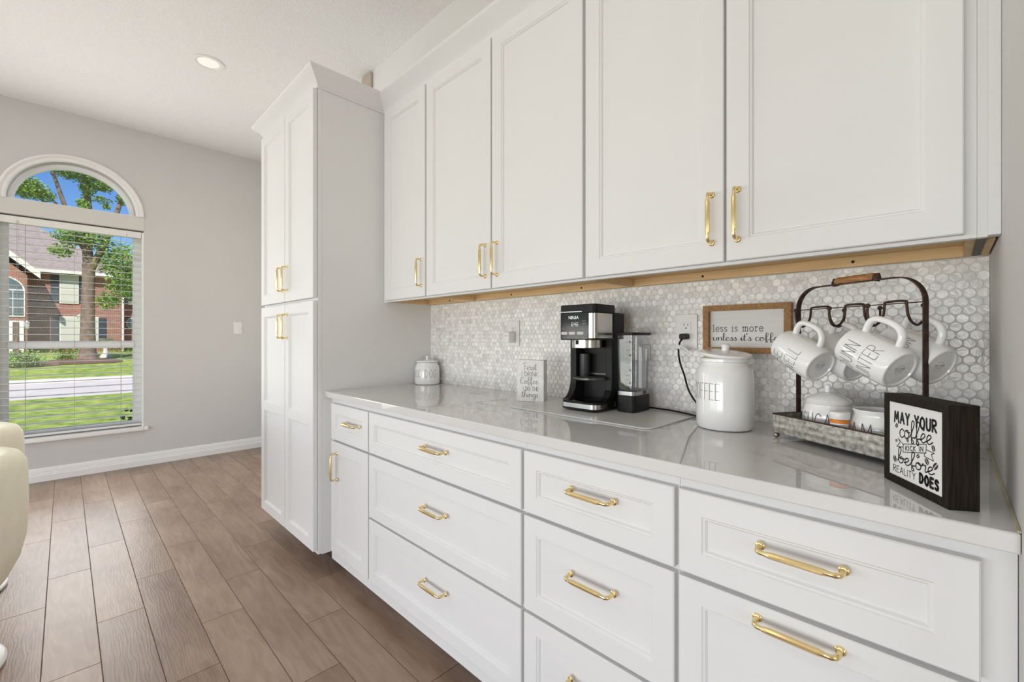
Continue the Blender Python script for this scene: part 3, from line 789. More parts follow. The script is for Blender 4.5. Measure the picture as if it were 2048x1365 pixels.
# ---- backsplash: pearl penny tiles on grout
bs = build('backsplash', B(-2.2103, XR - 0.0006, 1.5435, YB - 0.0002, ZT - 0.03, 1.3735), GROUTW, wall_back, smooth=0)
TP = 0.0236; TR = 0.0112
def disc(cx_, cz_, r=TR, n=16):
    vs = []
    for (rr, y) in ((r, 1.5435), (r, 1.5426), (r - 0.0007, 1.542)):
        for i in range(n):
            a = 2 * PI * i / n
            x = min(cx_ + rr * math.cos(a), XR - 0.0008); z = min(max(cz_ + rr * math.sin(a), ZT), 1.373)
            vs.append((x, y, z))
    fs = [tuple(range(2 * n, 3 * n))[::-1]]
    for k in range(2):
        for i in range(n):
            j = (i + 1) % n; fs.append((k * n + i, k * n + j, (k + 1) * n + j, (k + 1) * n + i))
    return vs, fs
cells = []
row = 0; z = ZT + 0.006
while z < 1.376:
    x = XR - 0.010 - (TP / 2 if row % 2 else 0) + (TP if row % 2 else 0)
    while x > -2.215:
        cells.append((x, z)); x -= TP
    z += TP * 0.866; row += 1
cells.sort(key=lambda c: -c[0])
small = MB(); cnt = 0; tile0 = None
for x, z in cells:
    clipped = x + TR > XR - 0.0008 or z - TR < ZT or z + TR > 1.373
    hidden = (z < 1.0 and -0.26 < x < 0.02) or x + TR > XR + 0.004 or z + TR < ZT + 0.004
    if cnt < 300 and not hidden:
        if clipped:
            o = build('penny_tile', MB().add(*disc(x, z)), PEARL, bs, smooth=0)
        elif tile0 is None:
            v, f = disc(0, 0.0); v = [(TR * 0, 0, 0)] and None
            n = 16; vs = []
            for (rr, y) in ((TR, 1.5435), (TR, 1.5426), (TR - 0.0007, 1.542)):
                for i in range(n):
                    a = 2 * PI * i / n; vs.append((rr * math.cos(a), y, rr * math.sin(a)))
            tile0 = build('penny_tile', MB().add(vs, f), PEARL, bs, smooth=0, loc=(x, 0, z))
        else:
            o = tile0.copy(); COL.objects.link(o); o.location = (x, 0, z)
        cnt += 1
    else:
        v, f = disc(x, z); v = [p for p in v]
        if min(p[0] for p in v) < -2.209: v = [(max(p[0], -2.209), p[1], p[2]) for p in v]
        small.add(v, f)
build('penny_tile_field', small, PEARL, bs, smooth=0, kind='stuff')

# ---- solid block in place of an unfinished opening at the wall / ceiling corner above the pantry
wbk = build('opening_block', B(-3.06, -2.925, 1.528, YB - 0.0005, 2.96, ZCEIL - 0.012), mat('opening_tan', (0.52, 0.43, 0.35), 0.8, var=0.2), bevel=0.003)
tag(wbk, 'block standing in for a small rough hole in the ceiling corner above the tall cabinet', 'wall opening')
# ---- recessed ceiling light
def downlight(label, x, y, watts):
    o = thing('recessed_light', label, 'light', (x, y, ZCEIL), 0)
    build('trim_ring', MB().lathe([(0.066, -0.0005), (0.094, -0.0005), (0.094, -0.006), (0.078, -0.009), (0.066, -0.004)], 40), TRIMP, o)
    build('lens', MB().lathe([(0, -0.0008), (0.0655, -0.0008), (0.0655, -0.003), (0, -0.003)], 32), mat('lamp_lens', (0.9, 0.88, 0.84), 0.4, emit=0.35), o)
    l = lamp('downlight_beam', 'AREA', watts, (0, 0, -0.02), (0, 0, 0), (1.0, 0.97, 0.93), 0.13, shape='DISK'); l.parent = o
downlight('round white recessed ceiling light near the window wall', -3.65, 0.70, 4)
for x, y in ((-3.65, -1.6), (-1.5, -1.6), (0.6, -1.6)):
    l = lamp('downlight_beam', 'AREA', 4, (x, y, ZCEIL - 0.02), (0, 0, 0), (1.0, 0.97, 0.93), 0.13, shape='DISK')
# ---- wall plates
def plate(name, label, cat, loc, rz, w=0.074, h=0.120):
    o = thing(name, label, cat, loc, rz)
    build('cover_plate', B(-w / 2, w / 2, -0.006, -0.0004, -h / 2, h / 2), WPLAS, o, bevel=0.002)
    return o
sw = plate('light_switch', 'white rocker light switch on the grey window wall', 'switch', (XW, 1.272, 1.28), R(90), 0.078, 0.125)
build('rocker', B(-0.017, 0.017, -0.0095, -0.006, -0.033, 0.033), WPLAS, sw, bevel=0.0015)
def outlet(label, x, plug):
    o = plate('wall_outlet', label, 'outlet', (x, 1.542, 1.2015), 0, 0.077, 0.123)
    ins = build('receptacle', B(-0.0175, 0.0175, -0.0078, -0.006, -0.034, 0.034), WPLAS, o, bevel=0.0008)
    for zc in (0.0185, -0.0185):
        if zc < 0 and plug: continue
        for dx, hh in ((-0.0065, 0.0085), (0.0065, 0.007)):
            build('slot', B(dx - 0.0011, dx + 0.0011, -0.0081, -0.0077, zc + 0.002, zc + 0.002 + hh), INK, ins, smooth=0)
        build('slot', MB().sphere((0, -0.0079, zc - 0.006), 0.0026, 10, 6, (1, 0.15, 1)), INK, ins)
    return o
outlet('white double outlet behind the white box sign holding a charger', -1.508, True)
outlet('white double outlet behind the coffee canister with the black plug', -0.6555, True)
ad = build('charger_plug', B(-0.021, 0.021, -0.046, 0, -0.026, 0.026), WPLAS, bevel=0.006, bseg=3, loc=(-1.512, 1.542 - 0.0082, 1.182))
tag(ad, 'small white charger block plugged into the left outlet', 'charger')
build('charger_print', B(-0.006, 0.006, -0.0462, -0.0458, 0.006, 0.009), GREYINK, ad, smooth=0)

# ================================================================== LETTERING: stroke alphabets drawn as flat ribbons
# each glyph: width, strokes; a stroke starting with 1 is a smooth curve, with 0 a polyline
CAPS = {
 'A': (.62, [[0, (0, 0), (.31, 1), (.62, 0)], [0, (.12, .36), (.5, .36)]]),
 'B': (.52, [[0, (0, 0), (0, 1)], [1, (0, 1), (.4, .95), (.42, .62), (.05, .53)], [1, (.05, .53), (.5, .46), (.5, .06), (0, 0)]]),
 'C': (.55, [[1, (.55, .82), (.36, 1), (.1, .82), (.02, .5), (.1, .16), (.36, 0), (.55, .18)]]),
 'D': (.58, [[0, (0, 0), (0, 1)], [1, (0, 1), (.36, .92), (.58, .5), (.36, .08), (0, 0)]]),
 'E': (.48, [[0, (.48, 1), (0, 1), (0, 0), (.48, 0)], [0, (0, .53), (.4, .53)]]),
 'F': (.46, [[0, (.46, 1), (0, 1), (0, 0)], [0, (0, .53), (.38, .53)]]),
 'G': (.6, [[1, (.56, .84), (.36, 1), (.1, .82), (.02, .5), (.1, .16), (.34, 0), (.54, .12)], [0, (.54, .12), (.56, .44), (.34, .44)]]),
 'H': (.56, [[0, (0, 0), (0, 1)], [0, (.56, 0), (.56, 1)], [0, (0, .52), (.56, .52)]]),
 'I': (.06, [[0, (.03, 0), (.03, 1)]]),
 'J': (.3, [[1, (.28, 1), (.28, .3), (.2, .02), (0, .06)]]),
 'K': (.52, [[0, (0, 0), (0, 1)], [0, (.5, 1), (.04, .48), (.52, 0)]]),
 'L': (.44, [[0, (0, 1), (0, 0), (.44, 0)]]),
 'M': (.7, [[0, (0, 0), (.1, 1), (.35, .3), (.6, 1), (.7, 0)]]),
 'N': (.56, [[0, (0, 0), (0, 1), (.56, 0), (.56, 1)]]),
 'O': (.62, [[1, (.31, 1), (.08, .8), (.01, .5), (.08, .18), (.31, 0), (.54, .18), (.61, .5), (.54, .8), (.31, 1)]]),
 'R': (.52, [[0, (0, 0), (0, 1)], [1, (0, 1), (.42, .95), (.46, .62), (.04, .5)], [0, (.1, .5), (.52, 0)]]),
 'S': (.5, [[1, (.47, .86), (.3, 1), (.08, .92), (.05, .68), (.27, .52), (.46, .34), (.42, .08), (.2, 0), (.02, .12)]]),
 'T': (.54, [[0, (0, 1), (.54, 1)], [0, (.27, 1), (.27, 0)]]),
 'U': (.54, [[1, (0, 1), (.01, .35), (.1, .06), (.27, 0), (.44, .06), (.53, .35), (.54, 1)]]),
 'W': (.74, [[0, (0, 1), (.17, 0), (.37, .8), (.56, 0), (.74, 1)]]),
 'Y': (.54, [[0, (0, 1), (.27, .48), (.54, 1)], [0, (.27, .48), (.27, 0)]]),
 ' ': (.3, []), "'": (.06, [[0, (.03, 1), (.03, .82)]]), '-': (.3, [[0, (0, .5), (.3, .5)]]),
}
SCRIPT = {  # joined handwriting, x-height .46
 'a': (.46, [[1, (.4, .44), (.16, .44), (.04, .2), (.16, .01), (.34, .14), (.4, .44), (.4, .12), (.5, .03)]]),
 'b': (.44, [[1, (0, .1), (.2, .7), (.22, 1.0), (.1, .98), (.06, .5), (.1, .05), (.28, .02), (.38, .24), (.26, .42), (.14, .3), (.3, .3), (.46, .36)]]),
 'c': (.34, [[1, (.32, .38), (.2, .47), (.05, .3), (.08, .06), (.22, 0), (.38, .14)]]),
 'e': (.36, [[1, (0, .1), (.18, .22), (.3, .38), (.18, .47), (.05, .28), (.1, .04), (.22, 0), (.4, .14)]]),
 'f': (.34, [[1, (0, .1), (.2, .55), (.3, .9), (.2, 1.03), (.12, .8), (.12, .1), (.12, -.16), (.2, -.22), (.25, -.1), (.14, .08), (.38, .16)]]),
 'g': (.42, [[1, (.36, .42), (.16, .46), (.05, .22), (.16, .02), (.34, .2), (.37, .44), (.36, -.2), (.2, -.42), (.06, -.28), (.28, -.02), (.46, .14)]]),
 'h': (.44, [[1, (0, .1), (.18, .6), (.22, .98), (.1, .98), (.07, .5), (.06, 0)], [1, (.06, .2), (.2, .44), (.32, .36), (.32, .06), (.46, .08)]]),
 'i': (.22, [[1, (0, .12), (.1, .44), (.09, .08), (.15, 0), (.26, .12)], [0, (.13, .64), (.14, .68)]]),
 'l': (.24, [[1, (0, .1), (.18, .62), (.2, 1), (.09, 1), (.06, .4), (.1, .02), (.26, .12)]]),
 'm': (.62, [[1, (0, .36), (.07, .46), (.08, 0)], [1, (.08, .26), (.22, .46), (.3, .36), (.3, 0)], [1, (.3, .26), (.44, .46), (.53, .36), (.52, .05), (.64, .1)]]),
 'n': (.42, [[1, (0, .36), (.07, .46), (.08, 0)], [1, (.08, .24), (.24, .46), (.33, .36), (.32, .05), (.44, .1)]]),
 'o': (.38, [[1, (.2, .46), (.05, .34), (.06, .06), (.2, 0), (.33, .16), (.28, .42), (.16, .42), (.26, .33), (.4, .36)]]),
 'r': (.32, [[1, (0, .3), (.08, .5), (.1, .4), (.24, .43), (.2, .12), (.24, .01), (.36, .12)]]),
 's': (.3, [[1, (0, .1), (.16, .48), (.2, .3), (.24, .1), (.12, 0), (.02, .06)], [1, (.2, .04), (.32, .14)]]),
 't': (.26, [[1, (0, .12), (.12, .6), (.13, .85), (.1, .2), (.15, 0), (.3, .12)], [0, (0, .58), (.26, .6)]]),
 'u': (.42, [[1, (0, .36), (.06, .44), (.06, .1), (.18, 0), (.32, .2), (.34, .44), (.33, .1), (.44, .08)]]),
 'F': (.46, [[1, (.12, -.05), (.2, .3), (.2, .96)], [1, (0, .84), (.16, .99), (.48, .97)], [0, (.1, .5), (.36, .54)]]),
 'C': (.5, [[1, (.46, .82), (.34, 1), (.12, .8), (.03, .4), (.14, .05), (.34, .02), (.5, .16)]]),
 ' ': (.26, []), "'": (.12, [[0, (.06, 1.0), (.03, .8)]]),
}
SERIF = {  # typewriter lower case
 'l': (.26, [[0, (.03, .97), (.13, 1), (.13, .02)], [0, (.02, .02), (.24, .02)]]),
 'e': (.46, [[1, (.05, .36), (.42, .36), (.38, .6), (.22, .68), (.06, .54), (.03, .3), (.1, .06), (.26, 0), (.43, .12)]]),
 's': (.38, [[1, (.34, .56), (.2, .68), (.05, .58), (.08, .42), (.28, .3), (.35, .14), (.2, 0), (.03, .1)]]),
 'i': (.24, [[0, (.03, .64), (.12, .66), (.12, .02)], [0, (.02, .02), (.22, .02)], [0, (.115, .88), (.125, .9)]]),
 'm': (.76, [[0, (.02, .65), (.11, .66), (.11, .02)], [1, (.11, .5), (.26, .67), (.38, .56), (.38, .02)], [1, (.38, .5), (.53, .67), (.65, .56), (.65, .02)], [0, (.03, .02), (.2, .02)], [0, (.3, .02), (.46, .02)], [0, (.57, .02), (.74, .02)]]),
 'o': (.48, [[1, (.24, .68), (.06, .54), (.03, .3), (.1, .06), (.24, 0), (.38, .06), (.45, .3), (.42, .54), (.24, .68)]]),
 'r': (.4, [[0, (.02, .65), (.12, .66), (.12, .02)], [0, (.02, .02), (.24, .02)], [1, (.12, .44), (.24, .66), (.37, .6)]]),
 ' ': (.3, []),
}
def smooth_pts(p, n=4):
    out = []
    for i in range(len(p) - 1):
        p0, p1, p2, p3 = p[max(i - 1, 0)], p[i], p[i + 1], p[min(i + 2, len(p) - 1)]
        for k in range(n):
            t = k / n
            out.append(tuple(0.5 * (2 * p1[c] + (p2[c] - p0[c]) * t + (2 * p0[c] - 5 * p1[c] + 4 * p2[c] - p3[c]) * t * t + (3 * p1[c] - p0[c] - 3 * p2[c] + p3[c]) * t ** 3) for c in (0, 1)))
    out.append(p[-1]); return out
def strokes(txt, font, gap=0.16):
    x = 0; out = []
    for ch in txt:
        w, st = font[ch]
        for s_ in st:
            pts = [(a + x, b) for a, b in s_[1:]]
            out.append(smooth_pts(pts) if s_[0] else pts)
        x += w + gap
    return out, x - gap
def ribbon(mb, lines, width, fmap, thick=None):
    """lines of (u,v) in metres; fmap(u,v) -> 3D on the printed surface; thick = extra width on down strokes"""
    for ln in lines:
        for i in range(len(ln) - 1):
            (a, b), (c, d) = ln[i], ln[i + 1]
            L = math.hypot(c - a, d - b)
            if L < 1e-9: continue
            w_ = width * (1 + (thick * abs(d - b) / L if thick and d < b else 0)) / 2
            nx, ny = -(d - b) / L * w_, (c - a) / L * w_
            mb.add([fmap(a + nx, b + ny), fmap(c + nx, d + ny), fmap(c - nx, d - ny), fmap(a - nx, b - ny)], [(0, 1, 2, 3)])
            if thick is None:
                mb.add([fmap(c + width / 2 * math.cos(k * PI / 4), d + width / 2 * math.sin(k * PI / 4)) for k in range(8)], [tuple(range(8))])
        a, b = ln[0]
        mb.add([fmap(a + width / 2 * math.cos(k * PI / 4), b + width / 2 * math.sin(k * PI / 4)) for k in range(8)], [tuple(range(8))])
    return mb
def write(mb, txt, font, u, v, hgt, width, fmap, center=True, wscale=1.0, gap=0.16, thick=None, rise=0.0, fit=None):
    ln, W = strokes(txt, font, gap)
    if fit: wscale = fit / (W * hgt)
    off = -W * hgt * wscale / 2 if center else 0
    lines = [[(u + off + a * hgt * wscale, v + b * hgt + rise * (off + a * hgt * wscale)) for a, b in l] for l in ln]
    return ribbon(mb, lines, width, fmap, thick)
def flat_map(y): return lambda u, v: (u, y, v)
def cyl_map(r, a0): return lambda u, v: (r * math.cos(a0 + u / r), r * math.sin(a0 + u / r), v)
def print_on(name, mb, m, parent):
    me = bpy.data.meshes.new(name); me.from_pydata(mb.v, [], mb.f); me.materials.append(m)
    o = bpy.data.objects.new(name, me); COL.objects.link(o); o.parent = parent
    return o

# ================================================================== THINGS ON THE WORKTOP
# ---- treat jar in the far corner
j = thing('treat_jar', 'small white lidded jar lettered GOOD DOG in the far corner', 'jar', (-2.128, 1.462, ZT + 0.0004), 0)
r = 0.071
build('jar_body', MB().lathe([(0, 0.001), (r - 0.006, 0), (r - 0.001, 0.004), (r, 0.012), (r, 0.085), (r - 0.004, 0.103), (r - 0.012, 0.116), (r - 0.012, 0.122), (r - 0.018, 0.124), (0, 0.124)], 48), CERAM, j)
ld = build('lid', MB().lathe([(0, 0.1245), (r - 0.011, 0.1245), (r - 0.008, 0.127), (r - 0.009, 0.133), (0.02, 0.139), (0.010, 0.141), (0, 0.141)], 40), CERAM, j)
build('lid_knob', MB().lathe([(0, 0.1405), (0.008, 0.141), (0.0075, 0.147), (0.009, 0.152), (0.009, 0.158), (0.006, 0.161), (0, 0.162)], 18), CERAM, ld)
mb = MB(); write(mb, 'GOOD DOG', CAPS, 0, 0.042, 0.042, 0.0016, cyl_map(r + 0.0006, R(-62)), gap=0.16, fit=0.178)
print_on('lettering', mb, GREYINK, j)

# ---- white box sign with carved script
s1 = thing('box_sign', 'small white wooden box sign with grey script about coffee', 'sign', (-1.226, 1.349, ZT + 0.0004), R(22))
WB = mat('whitewashed_wood', (0.80, 0.78, 0.75), 0.7, var=0.08, vscale=30, bump=0.3, bscale=80)
build('block', B(-0.0585, 0.0585, 0, 0.044, 0, 0.172), WB, s1, bevel=0.002)
mb = MB(); fm = flat_map(-0.0004); GI = mat('worn_grey_ink', (0.36, 0.355, 0.345), 0.8, var=0.2, vscale=150)
write(mb, 'First', SCRIPT, -0.002, 0.131, 0.030, 0.0018, fm, fit=0.060, gap=0.0, thick=0.8)
write(mb, 'I DRINK', CAPS, -0.002, 0.106, 0.017, 0.0022, fm, fit=0.072)
write(mb, 'Coffee', SCRIPT, -0.004, 0.074, 0.028, 0.0018, fm, fit=0.080, gap=0.0, thick=0.8)
write(mb, 'I DO THE', CAPS, 0.002, 0.046, 0.016, 0.0022, fm, fit=0.068)
write(mb, 'things', SCRIPT, -0.002, 0.019, 0.028, 0.0018, fm, fit=0.072, gap=0.0, thick=0.8)
print_on('lettering', mb, GI, s1)

# ---- glass board under the coffee maker
def rrect(w, d, r, n=8):
    out = []
    for cx_, cy_, a0 in ((w / 2 - r, d / 2 - r, 0), (-w / 2 + r, d / 2 - r, 90), (-w / 2 + r, -d / 2 + r, 180), (w / 2 - r, -d / 2 + r, 270)):
        for i in range(n + 1):
            a = R(a0 + 90 * i / n); out.append((cx_ + r * math.cos(a), cy_ + r * math.sin(a)))
    return out
BT = 0.005
gb = build('glass_board', MB().prism(rrect(0.585, 0.345, 0.03), 0, BT - 0.0006), mat('frosted_glass', (0.70, 0.71, 0.68), 0.2, var=0.01, spec=0.6), loc=(-0.895, 1.351, ZT + 0.0005), rot=(0, 0, R(-1.5)), bevel=0.001)
tag(gb, 'grey-green frosted glass cutting board under the coffee maker', 'cutting board')

# ---- coffee maker, front towards -y
ZM = ZT + BT + 0.0006
cf = thing('coffee_maker', 'black and steel drip coffee maker with clear water reservoir', 'coffee maker', (-0.935, 1.38, ZM))
def rr_prism(x0, x1, y0, y1, r, z0, z1, n=6):
    return MB().prism([(x + (x0 + x1) / 2, y + (y0 + y1) / 2) for x, y in rrect(x1 - x0, y1 - y0, r, n)], z0, z1)
bs_ = build('base', rr_prism(-0.080, 0.080, -0.105, 0.085, 0.028, 0.004, 0.012), BLACKP, cf, bevel=0.002)
build('steel_skirt', rr_prism(-0.081, 0.081, -0.107, 0.040, 0.030, 0.011, 0.0265), STEEL, bs_, smooth=50)
# upper base plate rising into the tower with a concave flare
fl = MB()
fl.add(*(lambda q: (q.v, q.f))(rr_prism(-0.079, 0.079, -0.104, 0.085, 0.028, 0.0265, 0.033)))
build('warming_deck', fl, BLACKP, bs_, bevel=0.002)
build('warming_plate', MB().lathe([(0, 0.0355), (0.060, 0.0355), (0.064, 0.0345), (0.066, 0.0332), (0, 0.0332)], 40, (0.004, -0.035, 0)), BLACKG, bs_)
# tower: prism in the (y,z) profile with concave foot
n = 10
foot = [(-0.040 - 0.055 * (1 - math.sin(PI / 2 * i / n)), 0.033 + 0.075 * (1 - math.cos(PI / 2 * i / n))) for i in range(n + 1)]
tw = [(0.088, 0.004), (0.088, 0.345), (0.010, 0.345), (0.010, 0.112)] + [(0.010, 0.108)]
build('tower', B(-0.076, 0.076, 0.012, 0.088, 0.010, 0.350), BLACKP, cf, bevel=0.004)
wing = MB().prism([(0.012, 0.033)] + foot + [(-0.040, 0.255), (0.012, 0.255)], -0.078, -0.052, 'x')
build('side_wing', wing, BLACKP, cf, smooth=40, bevel=0.002)
wing2 = MB().prism([(0.012, 0.033), (-0.045, 0.033), (-0.020, 0.045), (-0.004, 0.07), (0.0, 0.11), (0.0, 0.255), (0.012, 0.255)], 0.050, 0.076, 'x')
build('side_wing', wing2, BLACKP, cf, smooth=40, bevel=0.002)
build('scoop_holder', MB().lathe([(0, 0.11), (0.018, 0.11), (0.02, 0.115), (0.02, 0.20), (0, 0.20)], 18, (-0.033, -0.012, 0)), mat('charcoal_plastic', (0.03, 0.03, 0.032), 0.4), cf)
build('cup_shelf', MB().lathe([(0, 0.105), (0.062, 0.105), (0.065, 0.108), (0.065, 0.114), (0.06, 0.117), (0, 0.117)], 40, (-0.008, -0.010, 0), PI, 2 * PI), mat('grey_plastic', (0.06, 0.06, 0.062), 0.25), cf)
build('shelf_ledge', B(-0.03, 0.074, 0.004, 0.013, 0.122, 0.130), MATS['grey_plastic'], cf, bevel=0.001)
# head
hd = build('head', rr_prism(-0.078, 0.074, -0.106, 0.030, 0.020, 0.2555, 0.345), BLACKP, cf, smooth=50, bevel=0.001)
build('head_cap', rr_prism(-0.081, 0.077, -0.109, 0.034, 0.022, 0.3455, 0.377), BLACKP, cf, smooth=50, bevel=0.003)
build('steel_band', rr_prism(-0.080, 0.0755, -0.1075, 0.020, 0.020, 0.258, 0.345, 10), STEEL, hd, smooth=50)
cp = build('control_panel', B(-0.070, 0.050, -0.1105, -0.106, 0.2545, 0.347), BLACKG, hd, bevel=0.001)
build('head_base', rr_prism(-0.081, 0.077, -0.1095, 0.034, 0.022, 0.2515, 0.258), BLACKP, cf, smooth=50)
build('lid_trim', B(-0.066, 0.026, -0.1125, -0.109, 0.350, 0.353), STEEL, cp, smooth=0)
build('brew_basket', MB().lathe([(0, 0.222), (0.052, 0.222), (0.054, 0.224), (0.054, 0.2512), (0, 0.2512)], 40, (-0.002, -0.042, 0)), STEEL, cf)
build('basket_latch', B(-0.010, -0.002, -0.101, -0.094, 0.236, 0.2505), BLACKP, cf, bevel=0.001)
LIT = mat('display_white', (0.85, 0.88, 0.9), 0.4, emit=0.5)
fm = flat_map(-0.11075); mb = MB()
write(mb, 'NINJA', CAPS, -0.011, 0.326, 0.0105, 0.0014, fm, fit=0.042)
print_on('brand_lettering', mb, LIT, cp)
mb = MB()
def seg7(x, segs, h=0.0125, w=0.0062, z=0.3005):
    L = {'a': ((0, 1), (1, 1)), 'b': ((1, 1), (1, .5)), 'c': ((1, .5), (1, 0)), 'd': ((0, 0), (1, 0)), 'e': ((0, 0), (0, .5)), 'f': ((0, .5), (0, 1)), 'g': ((0, .5), (1, .5))}
    for s_ in segs: ribbon(mb, [[(x + L[s_][0][0] * w + 0.002 * L[s_][0][1], z + L[s_][0][1] * h), (x + L[s_][1][0] * w + 0.002 * L[s_][1][1], z + L[s_][1][1] * h)]], 0.0009, fm)
seg7(-0.021, 'acdefg'); seg7(-0.009, 'bcfg'); seg7(0.001, 'acdefg')
ribbon(mb, [[(-0.0118, 0.3035), (-0.0116, 0.304)], [(-0.0112, 0.309), (-0.011, 0.3095)]], 0.0013, fm)
print_on('clock_digits', mb, LIT, cp)
for x in (-0.052, -0.018, 0.018):
    build('button', rr_prism(x - 0.0145, x + 0.0145, -0.005, 0.005, 0.0048, 0, 0.0012).move(Matrix.Translation((0, -0.1105, 0.2755)) @ Matrix.Rotation(R(90), 4, 'X')), mat('button_grey', (0.55, 0.54, 0.52), 0.4), cp)
mb = MB()
for x0, x1, z in ((-0.064, -0.05, 0.2605), (-0.04, -0.026, 0.2605), (-0.004, 0.008, 0.2605), (0.024, 0.036, 0.2605), (0.026, 0.040, 0.318), (0.026, 0.040, 0.309)):
    ribbon(mb, [[(x0, z), (x1, z)]], 0.0014, fm)
for x in (-0.057, 0.027):
    o = [(x + 0.007 * math.cos(a), 0.2915 + 0.0035 * math.sin(a)) for a in [2 * PI * i / 16 for i in range(17)]]
    ribbon(mb, [o, [(x - 0.003, 0.2915), (x + 0.003, 0.2915)]], 0.0012, fm)
print_on('panel_print', mb, mat('panel_grey_print', (0.35, 0.35, 0.35), 0.5), cp)
# reservoir standing beside the tower
rx0, rx1, ry0, ry1 = 0.098, 0.170, -0.010, 0.112
build('reservoir_base', rr_prism(rx0, rx1, ry0, ry1, 0.016, 0.0005, 0.058), BLACKP, cf, smooth=50, bevel=0.002)
build('reservoir_collar', rr_prism(rx0 + 0.001, rx1 - 0.001, ry0 + 0.001, ry1 - 0.001, 0.016, 0.0585, 0.072), mat('smoked_clear', (0.35, 0.35, 0.35), 0.15, 0.5), cf, smooth=50)
tk_ = MB(); o_ = rrect(rx1 - rx0 - 0.001, ry1 - ry0 - 0.001, 0.016, 8); i_ = rrect(rx1 - rx0 - 0.007, ry1 - ry0 - 0.007, 0.013, 8); nn = len(o_)
cxx, cyy = (rx0 + rx1) / 2, (ry0 + ry1) / 2
sp = lambda P, z, k: [(x * k + cxx, y * k + cyy, z) for x, y in P]
tk_.add(sp(o_, 0.0725, 0.96) + sp(o_, 0.268, 1.03) + sp(i_, 0.268, 1.03) + sp(i_, 0.076, 0.96), [(k * nn + q_, k * nn + (q_ + 1) % nn, (k + 1) * nn + (q_ + 1) % nn, (k + 1) * nn + q_) for k in range(3) for q_ in range(nn)] + [tuple(range(nn)), tuple(range(3 * nn, 4 * nn))])
res = build('reservoir_tank', tk_, CLEARP, cf, smooth=50)
wi = rrect(rx1 - rx0 - 0.0085, ry1 - ry0 - 0.0085, 0.012, 8)
build('water', MB().add(sp(wi, 0.0765, 0.958) + sp(wi, 0.176, 0.992), [tuple(range(nn))[::-1], tuple(range(nn, 2 * nn))] + [(q_, (q_ + 1) % nn, nn + (q_ + 1) % nn, nn + q_) for q_ in range(nn)]), WATER, res, smooth=50)
build('reservoir_lid', rr_prism(rx0 - 0.004, rx1 + 0.004, ry0 - 0.004, ry1 + 0.004, 0.018, 0.2685, 0.278), BLACKP, cf, smooth=50, bevel=0.002)
build('flip_handle', MB().tube([(rx1 + 0.003, 0.040, 0.178), (rx1 + 0.003, 0.040, 0.226), (rx1 + 0.003, 0.046, 0.235), (rx1 + 0.003, 0.096, 0.235), (rx1 + 0.003, 0.101, 0.226), (rx1 + 0.003, 0.101, 0.178)], 0.0012, 6), MATS['smoked_clear'], res)
build('filter_sleeve', B(rx1 - 0.020, rx1 - 0.006, 0.055, 0.085, 0.080, 0.228), mat('filter_white', (0.75, 0.75, 0.74), 0.5), res, bevel=0.003)
build('valve_cap', B(rx1 - 0.012, rx1 + 0.001, 0.052, 0.078, 0.060, 0.071), BLACKG, cf, bevel=0.002)
mb = MB(); xq = rx1 + 0.0022
fx = lambda u, v: ((rx0 + 0.042) + u, ry0 - 0.0022, v)
for k in range(12):
    z = 0.085 + k * 0.0145; ribbon(mb, [[(0.0, z), (0.005 if k % 3 else 0.010, z)]], 0.0008, fx)
for z in (0.10, 0.145, 0.196, 0.242):
    ribbon(mb, [[(0.012, z), (0.014, z + 0.006), (0.0165, z + 0.004), (0.014, z + 0.001), (0.018, z)]], 0.0012, fx)
print_on('level_marks', mb, INK, res)

# power cord with plug and tag
kc = thing('power_cord', 'black power cord running from the coffee maker up to the outlet', 'cord', (-0.655, 1.50, ZT + 0.005))
def path_smooth(P, n=6):
    out = []
    for i in range(len(P) - 1):
        p0, p1, p2, p3 = (Vector(P[max(i - 1, 0)]), Vector(P[i]), Vector(P[i + 1]), Vector(P[min(i + 2, len(P) - 1)]))
        for k in range(n):
            t = k / n; out.append(tuple(0.5 * (2 * p1 + (p2 - p0) * t + (2 * p0 - 5 * p1 + 4 * p2 - p3) * t * t + (3 * p1 - p0 - 3 * p2 + p3) * t ** 3)))
    out.append(P[-1]); return out
base = Vector(kc.location)
cpts = [(-0.655, 1.515, 1.1795), (-0.659, 1.500, 1.170), (-0.664, 1.498, 1.155), (-0.667, 1.500, 1.125), (-0.664, 1.508, 1.09), (-0.652, 1.512, 1.05), (-0.636, 1.510, 1.00), (-0.608, 1.505, 0.96), (-0.575, 1.500, 0.930), (-0.555, 1.490, 0.9195), (-0.575, 1.475, 0.9185), (-0.62, 1.472, 0.9235), (-0.66, 1.490, 0.9235), (-0.70, 1.497, 0.9245), (-0.745, 1.503, 0.9245), (-0.79, 1.506, 0.925)]
build('cable', MB().tube([tuple(Vector(p) - base) for p in path_smooth(cpts)], 0.0031, 8), BLACKP, kc)
build('plug', MB().prism(rrect(0.026, 0.020, 0.006, 4), 0, 0.028).move(Matrix.Translation(Vector((-0.6555, 1.5335, 1.184)) - base) @ Matrix.Rotation(R(90), 4, 'X')), BLACKP, kc, bevel=0.002)
build('cord_band', MB().tube([tuple(Vector(p) - base) for p in ((-0.6645, 1.4975, 1.156), (-0.6655, 1.498, 1.143))], 0.0046, 10), WPLAS, kc)
tg = build('cord_tag', B(0, 0.034, -0.0004, 0.0004, -0.007, 0.007), WPLAS, kc, loc=tuple(Vector((-0.661, 1.494, 1.148)) - base), rot=(0, R(28), R(-12)), smooth=0)
mb = MB(); ft = flat_map(-0.0006)
for z in (0.0035, 0.0, -0.0035): ribbon(mb, [[(0.004, z), (0.020, z)]], 0.001, ft)
ribbon(mb, [[(0.027 + 0.003 * math.cos(i * PI / 6), 0.003 * math.sin(i * PI / 6)) for i in range(13)]], 0.0009, ft)
